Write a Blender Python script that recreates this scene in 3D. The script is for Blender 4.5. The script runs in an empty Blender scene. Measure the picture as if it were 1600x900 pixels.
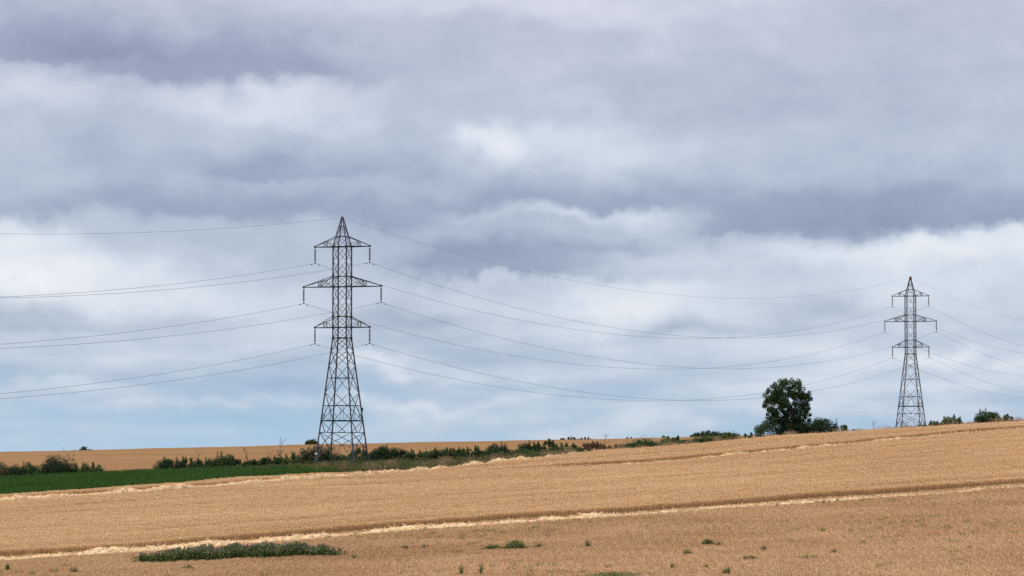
import bpy, math, random
import numpy as np
from mathutils import Vector

# ------------------------------------------------------------------ camera, sky, sun, exposure
scene = bpy.context.scene
col = scene.collection
F = 6200.0                      # focal length in photo pixels (1600 wide), a long lens of about 140 mm
HY = 720.0                      # photo row of the eye-level horizon
cam_d = bpy.data.cameras.new("camera")
cam_d.sensor_width = 36.0
cam_d.lens = F / 1600.0 * 36.0
cam_d.clip_start = 1.0
cam_d.clip_end = 30000.0
cam = bpy.data.objects.new("camera", cam_d)
col.objects.link(cam)
cam.location = (0, 0, 0)
cam.rotation_euler = (math.radians(90) + math.atan((HY - 450.0) / F), 0, 0)
scene.camera = cam

SUN_EL, SUN_AZ = 52.0, -80.0    # degrees; azimuth from the viewing direction, negative = left
EXPOSURE = 1.1
scene.view_settings.view_transform = 'Standard'
scene.view_settings.look = 'None'
scene.view_settings.exposure = EXPOSURE
scene.view_settings.gamma = 1.0
scene.view_settings.use_curve_mapping = False
scene.cycles.use_denoising = False
scene.cycles.max_bounces = 5
scene.cycles.diffuse_bounces = 3
scene.cycles.transparent_max_bounces = 6
scene.cycles.sample_clamp_indirect = 4.0


def lin(c):
    c = c / 255.0
    return c / 12.92 if c <= 0.04045 else ((c + 0.055) / 1.055) ** 2.4


def srgb(r, g, b, k=1.0):
    return (lin(r) * k, lin(g) * k, lin(b) * k, 1.0)


class NT:
    """small helper for building node trees"""
    def __init__(self, tree):
        self.t = tree
        self.n = tree.nodes
        self.l = tree.links

    def node(self, kind, **kw):
        n = self.n.new(kind)
        for k, v in kw.items():
            setattr(n, k, v)
        return n

    def put(self, sock, v):
        if isinstance(v, bpy.types.NodeSocket):
            self.l.new(v, sock)
        else:
            sock.default_value = v

    def math(self, op, a, b=None, c=None, clamp=False):
        n = self.node('ShaderNodeMath', operation=op, use_clamp=clamp)
        self.put(n.inputs[0], a)
        if b is not None:
            self.put(n.inputs[1], b)
        if c is not None:
            self.put(n.inputs[2], c)
        return n.outputs[0]

    def vmath(self, op, a, b=None, out=0):
        n = self.node('ShaderNodeVectorMath', operation=op)
        self.put(n.inputs[0], a)
        if b is not None:
            self.put(n.inputs[1], b)
        return n.outputs[out]

    def smooth(self, v, a, b, lo=0.0, hi=1.0):
        n = self.node('ShaderNodeMapRange', interpolation_type='SMOOTHSTEP')
        self.put(n.inputs['Value'], v)
        for k, x in (('From Min', a), ('From Max', b), ('To Min', lo), ('To Max', hi)):
            n.inputs[k].default_value = x
        return n.outputs['Result']

    def noise(self, vec, scale, detail=4.0, rough=0.5, out='Fac', dist=0.0):
        n = self.node('ShaderNodeTexNoise')
        if vec is not None:
            self.put(n.inputs['Vector'], vec)
        n.inputs['Scale'].default_value = scale
        n.inputs['Detail'].default_value = detail
        n.inputs['Roughness'].default_value = rough
        n.inputs['Distortion'].default_value = dist
        return n.outputs[out]

    def ramp(self, fac, stops):
        n = self.node('ShaderNodeValToRGB')
        e = n.color_ramp.elements
        while len(e) < len(stops):
            e.new(0.5)
        for k, (p, c) in enumerate(stops):
            e[k].position = p
            e[k].color = c
        self.put(n.inputs['Fac'], fac)
        return n.outputs['Color']

    def mix(self, fac, a, b, blend='MIX'):
        n = self.node('ShaderNodeMix', data_type='RGBA', blend_type=blend)
        self.put(n.inputs[0], fac)
        self.put(n.inputs[6], a)
        self.put(n.inputs[7], b)
        return n.outputs[2]


world = bpy.data.worlds.new("World")
scene.world = world
world.use_nodes = True
W = NT(world.node_tree)
W.n.clear()
SKY_STRENGTH = 0.1
DEG = F * math.pi / 180.0       # photo pixels per degree


def build_sky():
    # overcast sky: a clear Nishita sky seen low through gaps under layered stratocumulus
    tc = W.node('ShaderNodeTexCoord').outputs['Generated']
    d = W.vmath('NORMALIZE', tc)
    sep = W.node('ShaderNodeSeparateXYZ')
    W.l.new(d, sep.inputs[0])
    x, y, z = sep.outputs
    az = W.math('MULTIPLY', W.math('ARCTAN2', x, y), 57.29578)
    el = W.math('MULTIPLY', W.math('ARCSINE', z), 57.29578)
    comb = W.node('ShaderNodeCombineXYZ')
    W.l.new(az, comb.inputs[0])
    W.l.new(el, comb.inputs[1])
    P = comb.outputs[0]
    # irregular cloud outlines: warp the layout with two noises of the sky direction
    ds = W.vmath('MULTIPLY', d, (1.0, 1.0, 2.2))
    w1 = W.vmath('SUBTRACT', W.noise(ds, 22.0, 3.0, 0.5, 'Color'), (0.5, 0.5, 0.5))
    w1 = W.vmath('MULTIPLY', w1, (2.2, 0.75, 0.0))
    w2 = W.vmath('SUBTRACT', W.noise(d, 95.0, 4.0, 0.55, 'Color'), (0.5, 0.5, 0.5))
    w2 = W.vmath('MULTIPLY', w2, (0.95, 0.62, 0.0))
    P = W.vmath('ADD', W.vmath('ADD', P, w1), w2)
    sepP = W.node('ShaderNodeSeparateXYZ')
    W.l.new(P, sepP.inputs[0])
    # cloud layout: (photo px, photo row, half-width, half-height above, half-height below, brightness)
    # grey banks: soft on top, with a firmer base
    banks = [
        (70, 88, 170, 52, 14, -0.95), (330, 116, 220, 60, 17, -1.05), (560, 108, 150, 44, 24, -0.35), (40, 20, 200, 50, 40, -0.3),
        (470, 270, 180, 42, 15, -0.68), (120, 250, 170, 40, 30, -0.18), (250, 338, 340, 44, 18, -0.75), (600, 345, 210, 40, 16, -0.42),
        (1240, 362, 240, 52, 10, -0.85), (1500, 350, 180, 66, 12, -0.95), (1120, 318, 260, 46, 24, -0.3), (1400, 262, 220, 40, 40, -0.12),
        (820, 428, 135, 44, 11, -1.05), (690, 404, 120, 42, 14, -0.6), (870, 318, 200, 34, 10, -0.6), (90, 512, 190, 26, 14, -0.4),
        (1200, 140, 360, 70, 60, -0.28), (980, 392, 110, 14, 8, -0.4), (1330, 480, 200, 16, 16, -0.2), (700, 492, 170, 16, 14, -0.25),
        (250, 596, 300, 20, 20, -0.3), (200, 655, 260, 20, 20, -0.15), (1060, 520, 160, 14, 12, -0.3), (620, 610, 260, 12, 10, -0.25),
    ]
    # bright breaks and puffs
    puffs = [
        (20, 424, 125, 44, 40, 1.35), (12, 374, 72, 20, 24, 0.95), (170, 444, 190, 30, 32, 0.62), (420, 168, 155, 34, 34, 0.65), (70, 140, 130, 34, 34, 0.45),
        (745, 222, 58, 34, 44, 1.0), (900, 228, 150, 26, 28, 0.6), (1000, 200, 60, 30, 22, 0.25), (1030, 352, 72, 24, 20, 1.0), (880, 340, 150, 8, 12, 0.55),
        (1010, 450, 150, 30, 52, 1.0), (900, 492, 160, 30, 34, 0.6), (1560, 380, 150, 12, 24, 1.0), (1340, 398, 260, 16, 26, 0.7), (1480, 440, 200, 44, 44, 0.65),
        (800, 2, 330, 40, 26, 0.55), (330, 478, 240, 24, 26, 0.45), (590, 566, 62, 14, 18, 0.75), (470, 524, 160, 18, 24, 0.35),
        (1452, 552, 42, 20, 18, 0.7), (1575, 560, 62, 24, 24, 0.65), (1330, 545, 120, 34, 30, 0.35), (1120, 548, 150, 20, 24, 0.35), (400, 632, 300, 10, 10, 0.4),
        (60, 610, 160, 12, 14, 0.4), (720, 460, 90, 24, 24, 0.25), (1350, 612, 330, 44, 40, 0.55), (900, 640, 300, 26, 26, 0.35), (700, 585, 120, 10, 12, 0.35),
    ]
    total = None
    for (bx, by, rx, ru, rd, amp) in banks + puffs:
        cx_, cy_ = (bx - 800) / DEG, (HY - by) / DEG
        dx = W.math('MULTIPLY', W.math('SUBTRACT', sepP.outputs[0], cx_), DEG / rx)
        dy = W.math('SUBTRACT', sepP.outputs[1], cy_)
        dy = W.math('MULTIPLY_ADD', W.math('MAXIMUM', dy, 0.0), DEG / ru, W.math('MULTIPLY', W.math('MINIMUM', dy, 0.0), DEG / rd))
        q = W.math('MULTIPLY_ADD', dx, dx, W.math('MULTIPLY', dy, dy))
        g = W.math('POWER', math.e, W.math('MULTIPLY', W.math('POWER', q, 1.25), -1.0))
        total = W.math('MULTIPLY', g, amp) if total is None else W.math('MULTIPLY_ADD', g, amp, total)
    db = W.vmath('MULTIPLY', d, (1.0, 1.0, 2.4))
    f1 = W.math('SUBTRACT', W.noise(db, 16.0, 6.0, 0.5), 0.5)
    f2 = W.math('SUBTRACT', W.noise(db, 55.0, 5.0, 0.52), 0.5)
    L = W.math('MULTIPLY_ADD', total, 0.255, 0.5)
    L = W.math('MULTIPLY_ADD', f1, 0.30, L)
    L = W.math('MULTIPLY_ADD', f2, 0.22, L)
    f3 = W.math('SUBTRACT', W.noise(W.vmath('MULTIPLY', d, (1.0, 1.0, 1.4)), 150.0, 4.0, 0.55), 0.5)
    L = W.math('MULTIPLY_ADD', f3, 0.07, L)
    # thin streaks of cloud low down, and a paler veil under the main deck
    low = W.math('SUBTRACT', W.noise(W.vmath('MULTIPLY', d, (1.0, 1.0, 7.0)), 24.0, 4.0, 0.5), 0.5)
    L = W.math('MULTIPLY_ADD', W.math('MULTIPLY', low, W.smooth(el, 1.0, 3.0, 0.55, 0.0)), 1.0, L)
    L = W.math('ADD', L, W.math('MULTIPLY_ADD', W.smooth(el, 1.6, 3.6, 0.07, 0.0), 1.0, 0.0))
    k = 1.0 / SKY_STRENGTH / (2.0 ** EXPOSURE)
    cloud = W.ramp(L, [(0.02, srgb(130, 143, 168)), (0.3, srgb(154, 168, 192)), (0.5, srgb(181, 194, 212)),
                       (0.72, srgb(211, 221, 233)), (1.0, srgb(242, 244, 248))])
    # the cloud base far overhead is a little warmer than towards the horizon
    cloud = W.mix(W.smooth(el, 3.6, 6.8), cloud, W.mix(1.0, cloud, (1.05, 0.975, 0.97, 1), 'MULTIPLY'))
    # an overcast sky grows brighter towards the zenith
    up = W.math('MULTIPLY_ADD', W.math('MAXIMUM', z, 0.0), 1.1, 0.96)
    cloud = W.vmath('SCALE', cloud)
    sc = cloud.node
    W.put(sc.inputs['Scale'], W.math('MULTIPLY', up, k))
    sky = W.node('ShaderNodeTexSky', sky_type='NISHITA')
    sky.sun_disc = False
    sky.sun_elevation = math.radians(SUN_EL)
    sky.sun_rotation = math.radians(SUN_AZ)
    sky.altitude = 300.0
    sky.ozone_density = 3.0
    sky.dust_density = 0.2
    W.l.new(W.vmath('NORMALIZE', W.vmath('ADD', d, (0, 0, 0.11))), sky.inputs['Vector'])
    gap = W.smooth(el, 0.1, 2.2, 0.82, 0.0)
    thin = W.smooth(L, 0.45, 0.75, 1.0, 0.15)
    clear = W.vmath('SCALE', sky.outputs[0])
    clear.node.inputs['Scale'].default_value = 0.56
    both = W.mix(W.math('MULTIPLY', gap, thin), cloud, clear)
    bg = W.node('ShaderNodeBackground')
    W.l.new(both, bg.inputs[0])
    bg.inputs[1].default_value = SKY_STRENGTH
    out = W.node('ShaderNodeOutputWorld')
    W.l.new(bg.outputs[0], out.inputs[0])


build_sky()
world.cycles.sampling_method = 'MANUAL'
world.cycles.sample_map_resolution = 512

sun_d = bpy.data.lights.new("sun", 'SUN')
sun_d.energy = 1.5
sun_d.angle = math.radians(14)
sun_d.color = (1.0, 0.94, 0.85)
sun = bpy.data.objects.new("sun", sun_d)
col.objects.link(sun)
_a, _e = math.radians(SUN_AZ), math.radians(SUN_EL)
sun_vec = Vector((math.sin(_a) * math.cos(_e), math.cos(_a) * math.cos(_e), math.sin(_e)))
sun.rotation_euler = sun_vec.to_track_quat('Z', 'Y').to_euler()
sun.location = (0, 300, 120)


# ------------------------------------------------------------------ helpers
def tag(o, label=None, cat=None, group=None, kind=None):
    if label:
        o["label"] = label
    if cat:
        o["category"] = cat
    if group:
        o["group"] = group
    if kind:
        o["kind"] = kind
    return o


def empty(name, loc, rz=0.0):
    o = bpy.data.objects.new(name, None)
    col.objects.link(o)
    o.location = loc
    o.rotation_euler = (0, 0, rz)
    o.empty_display_size = 0.5
    return o


def link(name, me, mat=None, parent=None):
    if mat is not None and len(me.materials) == 0:
        me.materials.append(mat)
    o = bpy.data.objects.new(name, me)
    col.objects.link(o)
    o.parent = parent
    return o


def np_mesh(name, V, faces, rnd=None, extra=None, smooth=False):
    """faces: list of (M,k) index arrays; rnd: per-vertex float attribute"""
    me = bpy.data.meshes.new(name)
    V = np.asarray(V, dtype=np.float32)
    me.vertices.add(len(V))
    me.vertices.foreach_set("co", V.ravel())
    faces = [np.asarray(f, dtype=np.int32) for f in faces if len(f)]
    if faces:
        loops = np.concatenate([f.ravel() for f in faces])
        tot = np.concatenate([np.full(len(f), f.shape[1], dtype=np.int32) for f in faces])
        start = np.concatenate([[0], np.cumsum(tot)[:-1]]).astype(np.int32)
        me.loops.add(len(loops))
        me.loops.foreach_set("vertex_index", loops.astype(np.int32))
        me.polygons.add(len(tot))
        me.polygons.foreach_set("loop_start", start)
        me.polygons.foreach_set("loop_total", tot)
        if smooth:
            me.polygons.foreach_set("use_smooth", np.ones(len(tot), dtype=bool))
    if rnd is not None:
        a = me.attributes.new("rnd", 'FLOAT', 'POINT')
        a.data.foreach_set("value", np.asarray(rnd, dtype=np.float32))
    for k, v in (extra or {}).items():
        a = me.attributes.new(k, 'FLOAT', 'POINT')
        a.data.foreach_set("value", np.asarray(v, dtype=np.float32))
    me.update(calc_edges=True)
    return me


class MB:
    """collects bars, tubes, boxes into one mesh"""
    def __init__(self):
        self.v, self.f = [], []

    def bar(self, a, b, w, w2=None, prof='L'):
        a, b = Vector(a), Vector(b)
        d = (b - a).normalized()
        ref = Vector((0, 0, 1)) if abs(d.z) < 0.9 else Vector((1, 0, 0))
        s = d.cross(ref).normalized()
        t = d.cross(s).normalized()
        th = w * 0.28
        if prof == 'L':
            pts = [(0, 0), (w, 0), (w, th), (th, th), (th, w), (0, w)]
            pts = [(p - w * 0.35, q - w * 0.35) for p, q in pts]
        else:
            pts = [(-w / 2, -w / 2), (w / 2, -w / 2), (w / 2, w / 2), (-w / 2, w / 2)]
        n0 = len(self.v)
        for e in (a, b):
            for p, q in pts:
                self.v.append(tuple(e + s * p + t * q))
        n = len(pts)
        for i in range(n):
            j = (i + 1) % n
            self.f.append((n0 + i, n0 + j, n0 + n + j, n0 + n + i))
        self.f.append(tuple(n0 + i for i in reversed(range(n))))
        self.f.append(tuple(n0 + n + i for i in range(n)))
        return self

    def tube(self, pts, radii, seg=6):
        n0 = len(self.v)
        pts = [Vector(p) for p in pts]
        for i, p in enumerate(pts):
            d = (pts[min(i + 1, len(pts) - 1)] - pts[max(i - 1, 0)])
            if d.length < 1e-6:
                d = Vector((0, 0, 1))
            d.normalize()
            ref = Vector((0, 0, 1)) if abs(d.z) < 0.9 else Vector((1, 0, 0))
            s = d.cross(ref).normalized()
            t = d.cross(s).normalized()
            r = radii[i] if hasattr(radii, '__len__') else radii
            for k in range(seg):
                an = 2 * math.pi * k / seg
                self.v.append(tuple(p + s * (r * math.cos(an)) + t * (r * math.sin(an))))
        for i in range(len(pts) - 1):
            for k in range(seg):
                k2 = (k + 1) % seg
                a = n0 + i * seg
                self.f.append((a + k, a + k2, a + seg + k2, a + seg + k))
        self.f.append(tuple(n0 + k for k in reversed(range(seg))))
        e = n0 + (len(pts) - 1) * seg
        self.f.append(tuple(e + k for k in range(seg)))
        return self

    def box(self, c, size):
        x, y, z = c
        a, b, h = size[0] / 2, size[1] / 2, size[2] / 2
        n0 = len(self.v)
        for dx, dy, dz in ((-a, -b, -h), (a, -b, -h), (a, b, -h), (-a, b, -h), (-a, -b, h), (a, -b, h), (a, b, h), (-a, b, h)):
            self.v.append((x + dx, y + dy, z + dz))
        for q in ((0, 3, 2, 1), (4, 5, 6, 7), (0, 1, 5, 4), (1, 2, 6, 5), (2, 3, 7, 6), (3, 0, 4, 7)):
            self.f.append(tuple(n0 + i for i in q))
        return self

    def lathe(self, prof, c=(0, 0, 0), seg=10):
        """prof: list of (r, z)"""
        n0 = len(self.v)
        for r, z in prof:
            for k in range(seg):
                an = 2 * math.pi * k / seg
                self.v.append((c[0] + r * math.cos(an), c[1] + r * math.sin(an), c[2] + z))
        for i in range(len(prof) - 1):
            for k in range(seg):
                k2 = (k + 1) % seg
                a = n0 + i * seg
                self.f.append((a + k, a + k2, a + seg + k2, a + seg + k))
        self.f.append(tuple(n0 + k for k in reversed(range(seg))))
        e = n0 + (len(prof) - 1) * seg
        self.f.append(tuple(e + k for k in range(seg)))
        return self

    def mesh(self, name, smooth=False):
        me = bpy.data.meshes.new(name)
        me.from_pydata(self.v, [], self.f)
        if smooth:
            me.polygons.foreach_set("use_smooth", np.ones(len(me.polygons), dtype=bool))
        me.update()
        return me

    def build(self, name, mat, parent=None, smooth=False):
        return link(name, self.mesh(name, smooth), mat, parent)


# ------------------------------------------------------------------ materials
def new_mat(name):
    m = bpy.data.materials.new(name)
    m.use_nodes = True
    n = NT(m.node_tree)
    b = n.n.get('Principled BSDF')
    return m, n, b


def mat_plant(name, dark, mid, light, rough=0.75, transl=0.0, patch=0.06, patch_amt=0.25):
    """colour by the per-leaf value 'rnd', drifting in broad patches over the ground"""
    m, n, b = new_mat(name)
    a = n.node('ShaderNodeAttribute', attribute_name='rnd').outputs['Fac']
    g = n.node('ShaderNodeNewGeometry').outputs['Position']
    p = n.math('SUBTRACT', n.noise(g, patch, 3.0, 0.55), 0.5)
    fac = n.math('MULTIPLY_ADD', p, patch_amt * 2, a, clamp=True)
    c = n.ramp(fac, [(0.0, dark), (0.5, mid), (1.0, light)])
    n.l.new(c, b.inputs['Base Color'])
    b.inputs['Roughness'].default_value = rough
    b.inputs['Specular IOR Level'].default_value = 0.25
    if transl > 0:
        t = n.node('ShaderNodeBsdfTranslucent')
        n.l.new(c, t.inputs[0])
        mx = n.node('ShaderNodeMixShader')
        mx.inputs[0].default_value = transl
        n.l.new(b.outputs[0], mx.inputs[1])
        n.l.new(t.outputs[0], mx.inputs[2])
        n.l.new(mx.outputs[0], n.n['Material Output'].inputs[0])
    return m


def mat_ground(name, stops, scales=(0.03, 0.5, 6.0), weights=(0.9, 0.6, 0.5), bump=0.3, rough=0.95):
    m, n, b = new_mat(name)
    g = n.node('ShaderNodeNewGeometry').outputs['Position']
    tot = 0.5
    for s, w in zip(scales, weights):
        tot = n.math('MULTIPLY_ADD', n.math('SUBTRACT', n.noise(g, s, 4.0, 0.6), 0.5), w, tot)
    n.l.new(n.ramp(tot, stops), b.inputs['Base Color'])
    b.inputs['Roughness'].default_value = rough
    b.inputs['Specular IOR Level'].default_value = 0.1
    bm = n.node('ShaderNodeBump')
    bm.inputs['Strength'].default_value = bump
    bm.inputs['Distance'].default_value = 0.2
    n.l.new(n.noise(g, scales[-1], 3.0, 0.6), bm.inputs['Height'])
    n.l.new(bm.outputs[0], b.inputs['Normal'])
    return m


def mat_metal(name, lo, hi, metallic=0.3, rough=0.6, rust=None):
    m, n, b = new_mat(name)
    g = n.node('ShaderNodeNewGeometry').outputs['Position']
    f = n.noise(g, 1.7, 4.0, 0.6)
    n.l.new(n.ramp(f, [(0.3, lo), (0.7, hi)]), b.inputs['Base Color'])
    b.inputs['Metallic'].default_value = metallic
    b.inputs['Roughness'].default_value = rough
    return m


def c4(r, g, b):
    return (r, g, b, 1.0)


M = {}
M['wheat'] = mat_plant('ripe_wheat', c4(.57, .365, .18), c4(.81, .555, .295), c4(.90, .69, .43), transl=0.12, patch=0.03, patch_amt=0.4)
M['stubble'] = mat_plant('stubble', c4(.36, .205, .092), c4(.60, .375, .185), c4(.78, .55, .325), patch=0.07, patch_amt=0.5)
M['straw'] = mat_plant('pale_straw', c4(.40, .24, .105), c4(.63, .42, .215), c4(.76, .56, .33), patch=0.6, patch_amt=0.3)
M['crop'] = mat_plant('green_crop', c4(.022, .058, .008), c4(.044, .115, .014), c4(.085, .175, .03), transl=0.15, patch=0.05)
M['rough_grass'] = mat_plant('rough_grass', c4(.03, .055, .014), c4(.07, .10, .026), c4(.27, .22, .11), patch=0.12, patch_amt=0.5, transl=0.1)
M['dry_grass'] = mat_plant('dry_grass', c4(.16, .10, .05), c4(.36, .23, .12), c4(.55, .40, .25), patch=0.15, patch_amt=0.4)
M['leaf_dark'] = mat_plant('dark_leaves', c4(.010, .022, .008), c4(.024, .052, .015), c4(.055, .105, .026), transl=0.12, patch=0.4, patch_amt=0.2)
M['leaf_mid'] = mat_plant('mid_leaves', c4(.018, .036, .011), c4(.042, .082, .02), c4(.10, .145, .035), transl=0.15, patch=0.4, patch_amt=0.2)
M['leaf_pale'] = mat_plant('pale_leaves', c4(.025, .045, .015), c4(.06, .09, .03), c4(.15, .16, .06), transl=0.15, patch=0.4, patch_amt=0.2)
M['leaf_brown'] = mat_plant('brown_leaves', c4(.06, .035, .02), c4(.15, .085, .045), c4(.27, .17, .09), patch=0.4, patch_amt=0.2)
M['leaf_tree'] = mat_plant('tree_leaves', c4(.012, .03, .010), c4(.028, .065, .016), c4(.065, .13, .024), transl=0.18, patch=0.3, patch_amt=0.2)
M['leaf_far'] = mat_plant('far_leaves', c4(.014, .03, .018), c4(.024, .05, .028), c4(.04, .075, .035), patch=0.2, patch_amt=0.2)
M['weed'] = mat_plant('weed_leaves', c4(.05, .07, .02), c4(.125, .16, .042), c4(.26, .26, .10), transl=0.1, patch=0.6, patch_amt=0.2)
M['thistle'] = mat_plant('thistle_leaves', c4(.030, .052, .010), c4(.08, .125, .022), c4(.16, .20, .05), patch=0.6, patch_amt=0.2)
M['thistle_head'] = mat_plant('thistle_heads', c4(.06, .055, .035), c4(.14, .115, .075), c4(.29, .24, .17), patch=0.6, patch_amt=0.3)
M['bark'] = mat_ground('bark', [(0.3, c4(.03, .024, .02)), (0.7, c4(.075, .06, .05))], (0.5, 3, 14), (.3, .4, .5))
M['dead_twig'] = mat_ground('dead_twigs', [(0.3, c4(.07, .05, .042)), (0.7, c4(.14, .10, .085))], (0.5, 3, 14), (.3, .4, .5))
M['ground'] = mat_ground('soil_and_straw', [(0.2, c4(.17, .095, .045)), (0.5, c4(.33, .195, .095)), (0.8, c4(.46, .30, .16))])
M['far_wheat'] = mat_ground('far_wheat', [(0.15, c4(.16, .078, .026)), (0.5, c4(.235, .12, .043)), (0.85, c4(.31, .175, .075))],
                            (0.012, 0.25, 1.6), (0.55, 0.55, 0.6), bump=0.5)
M['steel'] = mat_metal('galvanised_steel', c4(.028, .034, .046), c4(.065, .074, .094), 0.0, 0.7)
M['steel_dark'] = mat_metal('dark_steel', c4(.03, .03, .034), c4(.06, .06, .065), 0.2, 0.7)
M['insulator'] = mat_metal('insulator_glaze', c4(.035, .03, .03), c4(.07, .06, .06), 0.0, 0.4)
M['wire'] = mat_metal('aluminium_wire', c4(.14, .145, .16), c4(.2, .205, .22), 0.3, 0.6)
M['concrete'] = mat_ground('concrete', [(0.3, c4(.28, .27, .25)), (0.7, c4(.42, .41, .39))])
M['plate'] = mat_metal('white_plate', c4(.62, .62, .6), c4(.75, .75, .73), 0.0, 0.5)
M['nest'] = mat_metal('rusty_brown', c4(.05, .022, .016), c4(.14, .055, .035), 0.0, 0.9)

# ------------------------------------------------------------------ terrain
# surveyed points: (photo px, photo row, distance, height of what grows there)
CTRL = [
    (0, 900, 335, 0), (400, 890, 318, 0), (800, 900, 300, 0), (1200, 900, 292, 0), (1600, 900, 285, 0),
    (0, 872, 370, 0), (400, 845, 383, 0), (800, 814, 395, 0), (1200, 787, 408, 0), (1600, 757, 420, 0),
    (0, 785, 512, .75), (300, 765, 535, .75), (600, 744, 568, .75),
    (800, 730, 580, .75), (1000, 721, 588, .75), (1200, 702, 594, .75), (1400, 685, 602, .75), (1600, 668, 612, .75),
    (0, 784, 540, 0), (250, 765, 556, 0), (500, 748, 580, 0),
    (250, 757, 568, .75), (700, 724, 615, .75), (900, 703, 625, .75), (1200, 682, 632, .75), (1400, 671, 640, .75), (1600, 657, 652, .75),
    (0, 744, 640, 1.0), (250, 734, 640, 1.0), (100, 745, 652, 0), (535, 726, 642.5, 0), (700, 720, 646, 0), (900, 706, 652, 0),
    (1100, 694, 656, 0), (1230, 682, 656, 0), (1600, 660, 700, 0),
    (0, 739, 800, .7), (300, 733, 800, .7), (600, 716, 800, .7), (1000, 703, 800, .7),
    (0, 707, 1300, .7), (480, 695, 1300, .7), (840, 688, 1300, .7), (1100, 683.5, 1300, .7), (1500, 674, 1300, .7),
]
pts = []
for (px, py, Y, h) in CTRL:
    pts.append(((px - 800) * Y / F, Y, (HY - py) * Y / F - h))
pts += [(102.0, 1015.0, 6.85), (0, 0, -1.7), (-60, 0, -2.2), (60, 0, -1.5), (0, 140, -9.5), (-80, 150, -9.8), (80, 150, -9.0),
        (0, 230, -10.2), (-90, 230, -11.0), (90, 230, -8.8), (-160, 400, -12.0), (150, 400, 1.0), (-190, 640, -6), (190, 640, 10),
        (-250, 1300, 0.5), (260, 1300, 10), (-250, 1700, -4), (0, 1700, 2), (260, 1700, 4), (-200, 950, -1.5)]
TP = np.array(pts, dtype=float)
SX, SY_ = 60.0, 140.0


def _tps_phi(r2):
    return 0.5 * r2 * np.log(np.maximum(r2, 1e-12))


def _tps_fit():
    A = np.stack([TP[:, 0] / SX, TP[:, 1] / SY_], 1)
    n = len(A)
    d2 = ((A[:, None, :] - A[None, :, :]) ** 2).sum(-1)
    K = _tps_phi(d2) + np.eye(n) * 0.02
    Pm = np.concatenate([np.ones((n, 1)), A], 1)
    S = np.zeros((n + 3, n + 3))
    S[:n, :n] = K
    S[:n, n:] = Pm
    S[n:, :n] = Pm.T
    return A, np.linalg.solve(S, np.concatenate([TP[:, 2], np.zeros(3)]))


TA, TW = _tps_fit()


def ground_z(X, Y):
    X = np.asarray(X, dtype=float)
    Y = np.asarray(Y, dtype=float)
    shp = np.broadcast(X, Y).shape
    x = np.clip(np.broadcast_to(X, shp).ravel(), -280, 280)
    yy = np.broadcast_to(Y, shp).ravel()
    y = np.clip(yy, -40, 1700)
    q = np.stack([x / SX, y / SY_], 1)
    out = np.empty(len(q))
    for i in range(0, len(q), 20000):
        s = q[i:i + 20000]
        d2 = ((s[:, None, :] - TA[None, :, :]) ** 2).sum(-1)
        out[i:i + 20000] = _tps_phi(d2) @ TW[:-3] + TW[-3] + s @ TW[-2:]
    far = np.clip((yy - 1500) / 1500.0, 0, None)
    out = out - 14.0 * (1 - np.exp(-far))
    # gentle natural unevenness
    xr = np.broadcast_to(X, shp).ravel()
    out += 0.10 * np.sin(xr * 0.11 + yy * 0.031) * np.sin(yy * 0.057 - xr * 0.04) + 0.05 * np.sin(xr * 0.31 + 1.3) * np.sin(yy * 0.21)
    return out.reshape(shp)


def gz(x, y):
    return float(ground_z(np.array([x]), np.array([y]))[0])


def grid_sheet(name, xs, ys, mat, dz=0.0, rough=0.0, seed=1, ramp=None):
    X, Y = np.meshgrid(xs, ys)
    Z = ground_z(X, Y) + (dz if ramp is None else 0.03 + dz * np.clip((Y - ramp[0]) / (ramp[1] - ramp[0]), 0, 1))
    if rough:
        Z = Z + np.random.default_rng(seed).normal(0, rough, Z.shape)
    V = np.stack([X, Y, Z], -1).reshape(-1, 3)
    nx, ny = len(xs), len(ys)
    i, j = np.meshgrid(np.arange(nx - 1), np.arange(ny - 1))
    a = (j * nx + i).ravel()
    Fq = np.stack([a, a + 1, a + nx + 1, a + nx], 1)
    return link(name, np_mesh(name, V, [Fq], smooth=True), mat)


def axis(parts):
    out = []
    for a, b, s in parts:
        out += list(np.arange(a, b, s))
    return np.array(out + [parts[-1][1]])


gx = axis([(-9000, -1000, 800), (-1000, -200, 40), (-200, 200, 4), (200, 1000, 40), (1000, 9000, 800)])
gy = axis([(-400, 0, 40), (0, 260, 10), (260, 720, 4), (720, 1400, 10), (1400, 2400, 50), (2400, 14000, 600)])
tag(grid_sheet('ground', gx, gy, M['ground']), 'brown soil with straw litter between the standing crops', kind='structure')
fx = axis([(-330, 330, 4)])
fy = axis([(690, 1420, 6)])
tag(grid_sheet('far_field', fx, fy, M['far_wheat'], dz=0.67, rough=0.05, ramp=(690, 760)), 'distant golden wheat field rising to the skyline', kind='structure')


def curve_xy(tab):
    """table of (photo px, distance) -> function Y(X), extended straight at both ends"""
    xs = np.array([(p - 800) * Y / F for p, Y in tab])
    ys = np.array([Y for p, Y in tab], dtype=float)

    def f(X):
        X = np.asarray(X, dtype=float)
        v = np.interp(X, xs, ys)
        v = np.where(X < xs[0], ys[0] + (X - xs[0]) * (ys[1] - ys[0]) / (xs[1] - xs[0]), v)
        v = np.where(X > xs[-1], ys[-1] + (X - xs[-1]) * (ys[-1] - ys[-2]) / (xs[-1] - xs[-2]), v)
        return v
    return f


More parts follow.
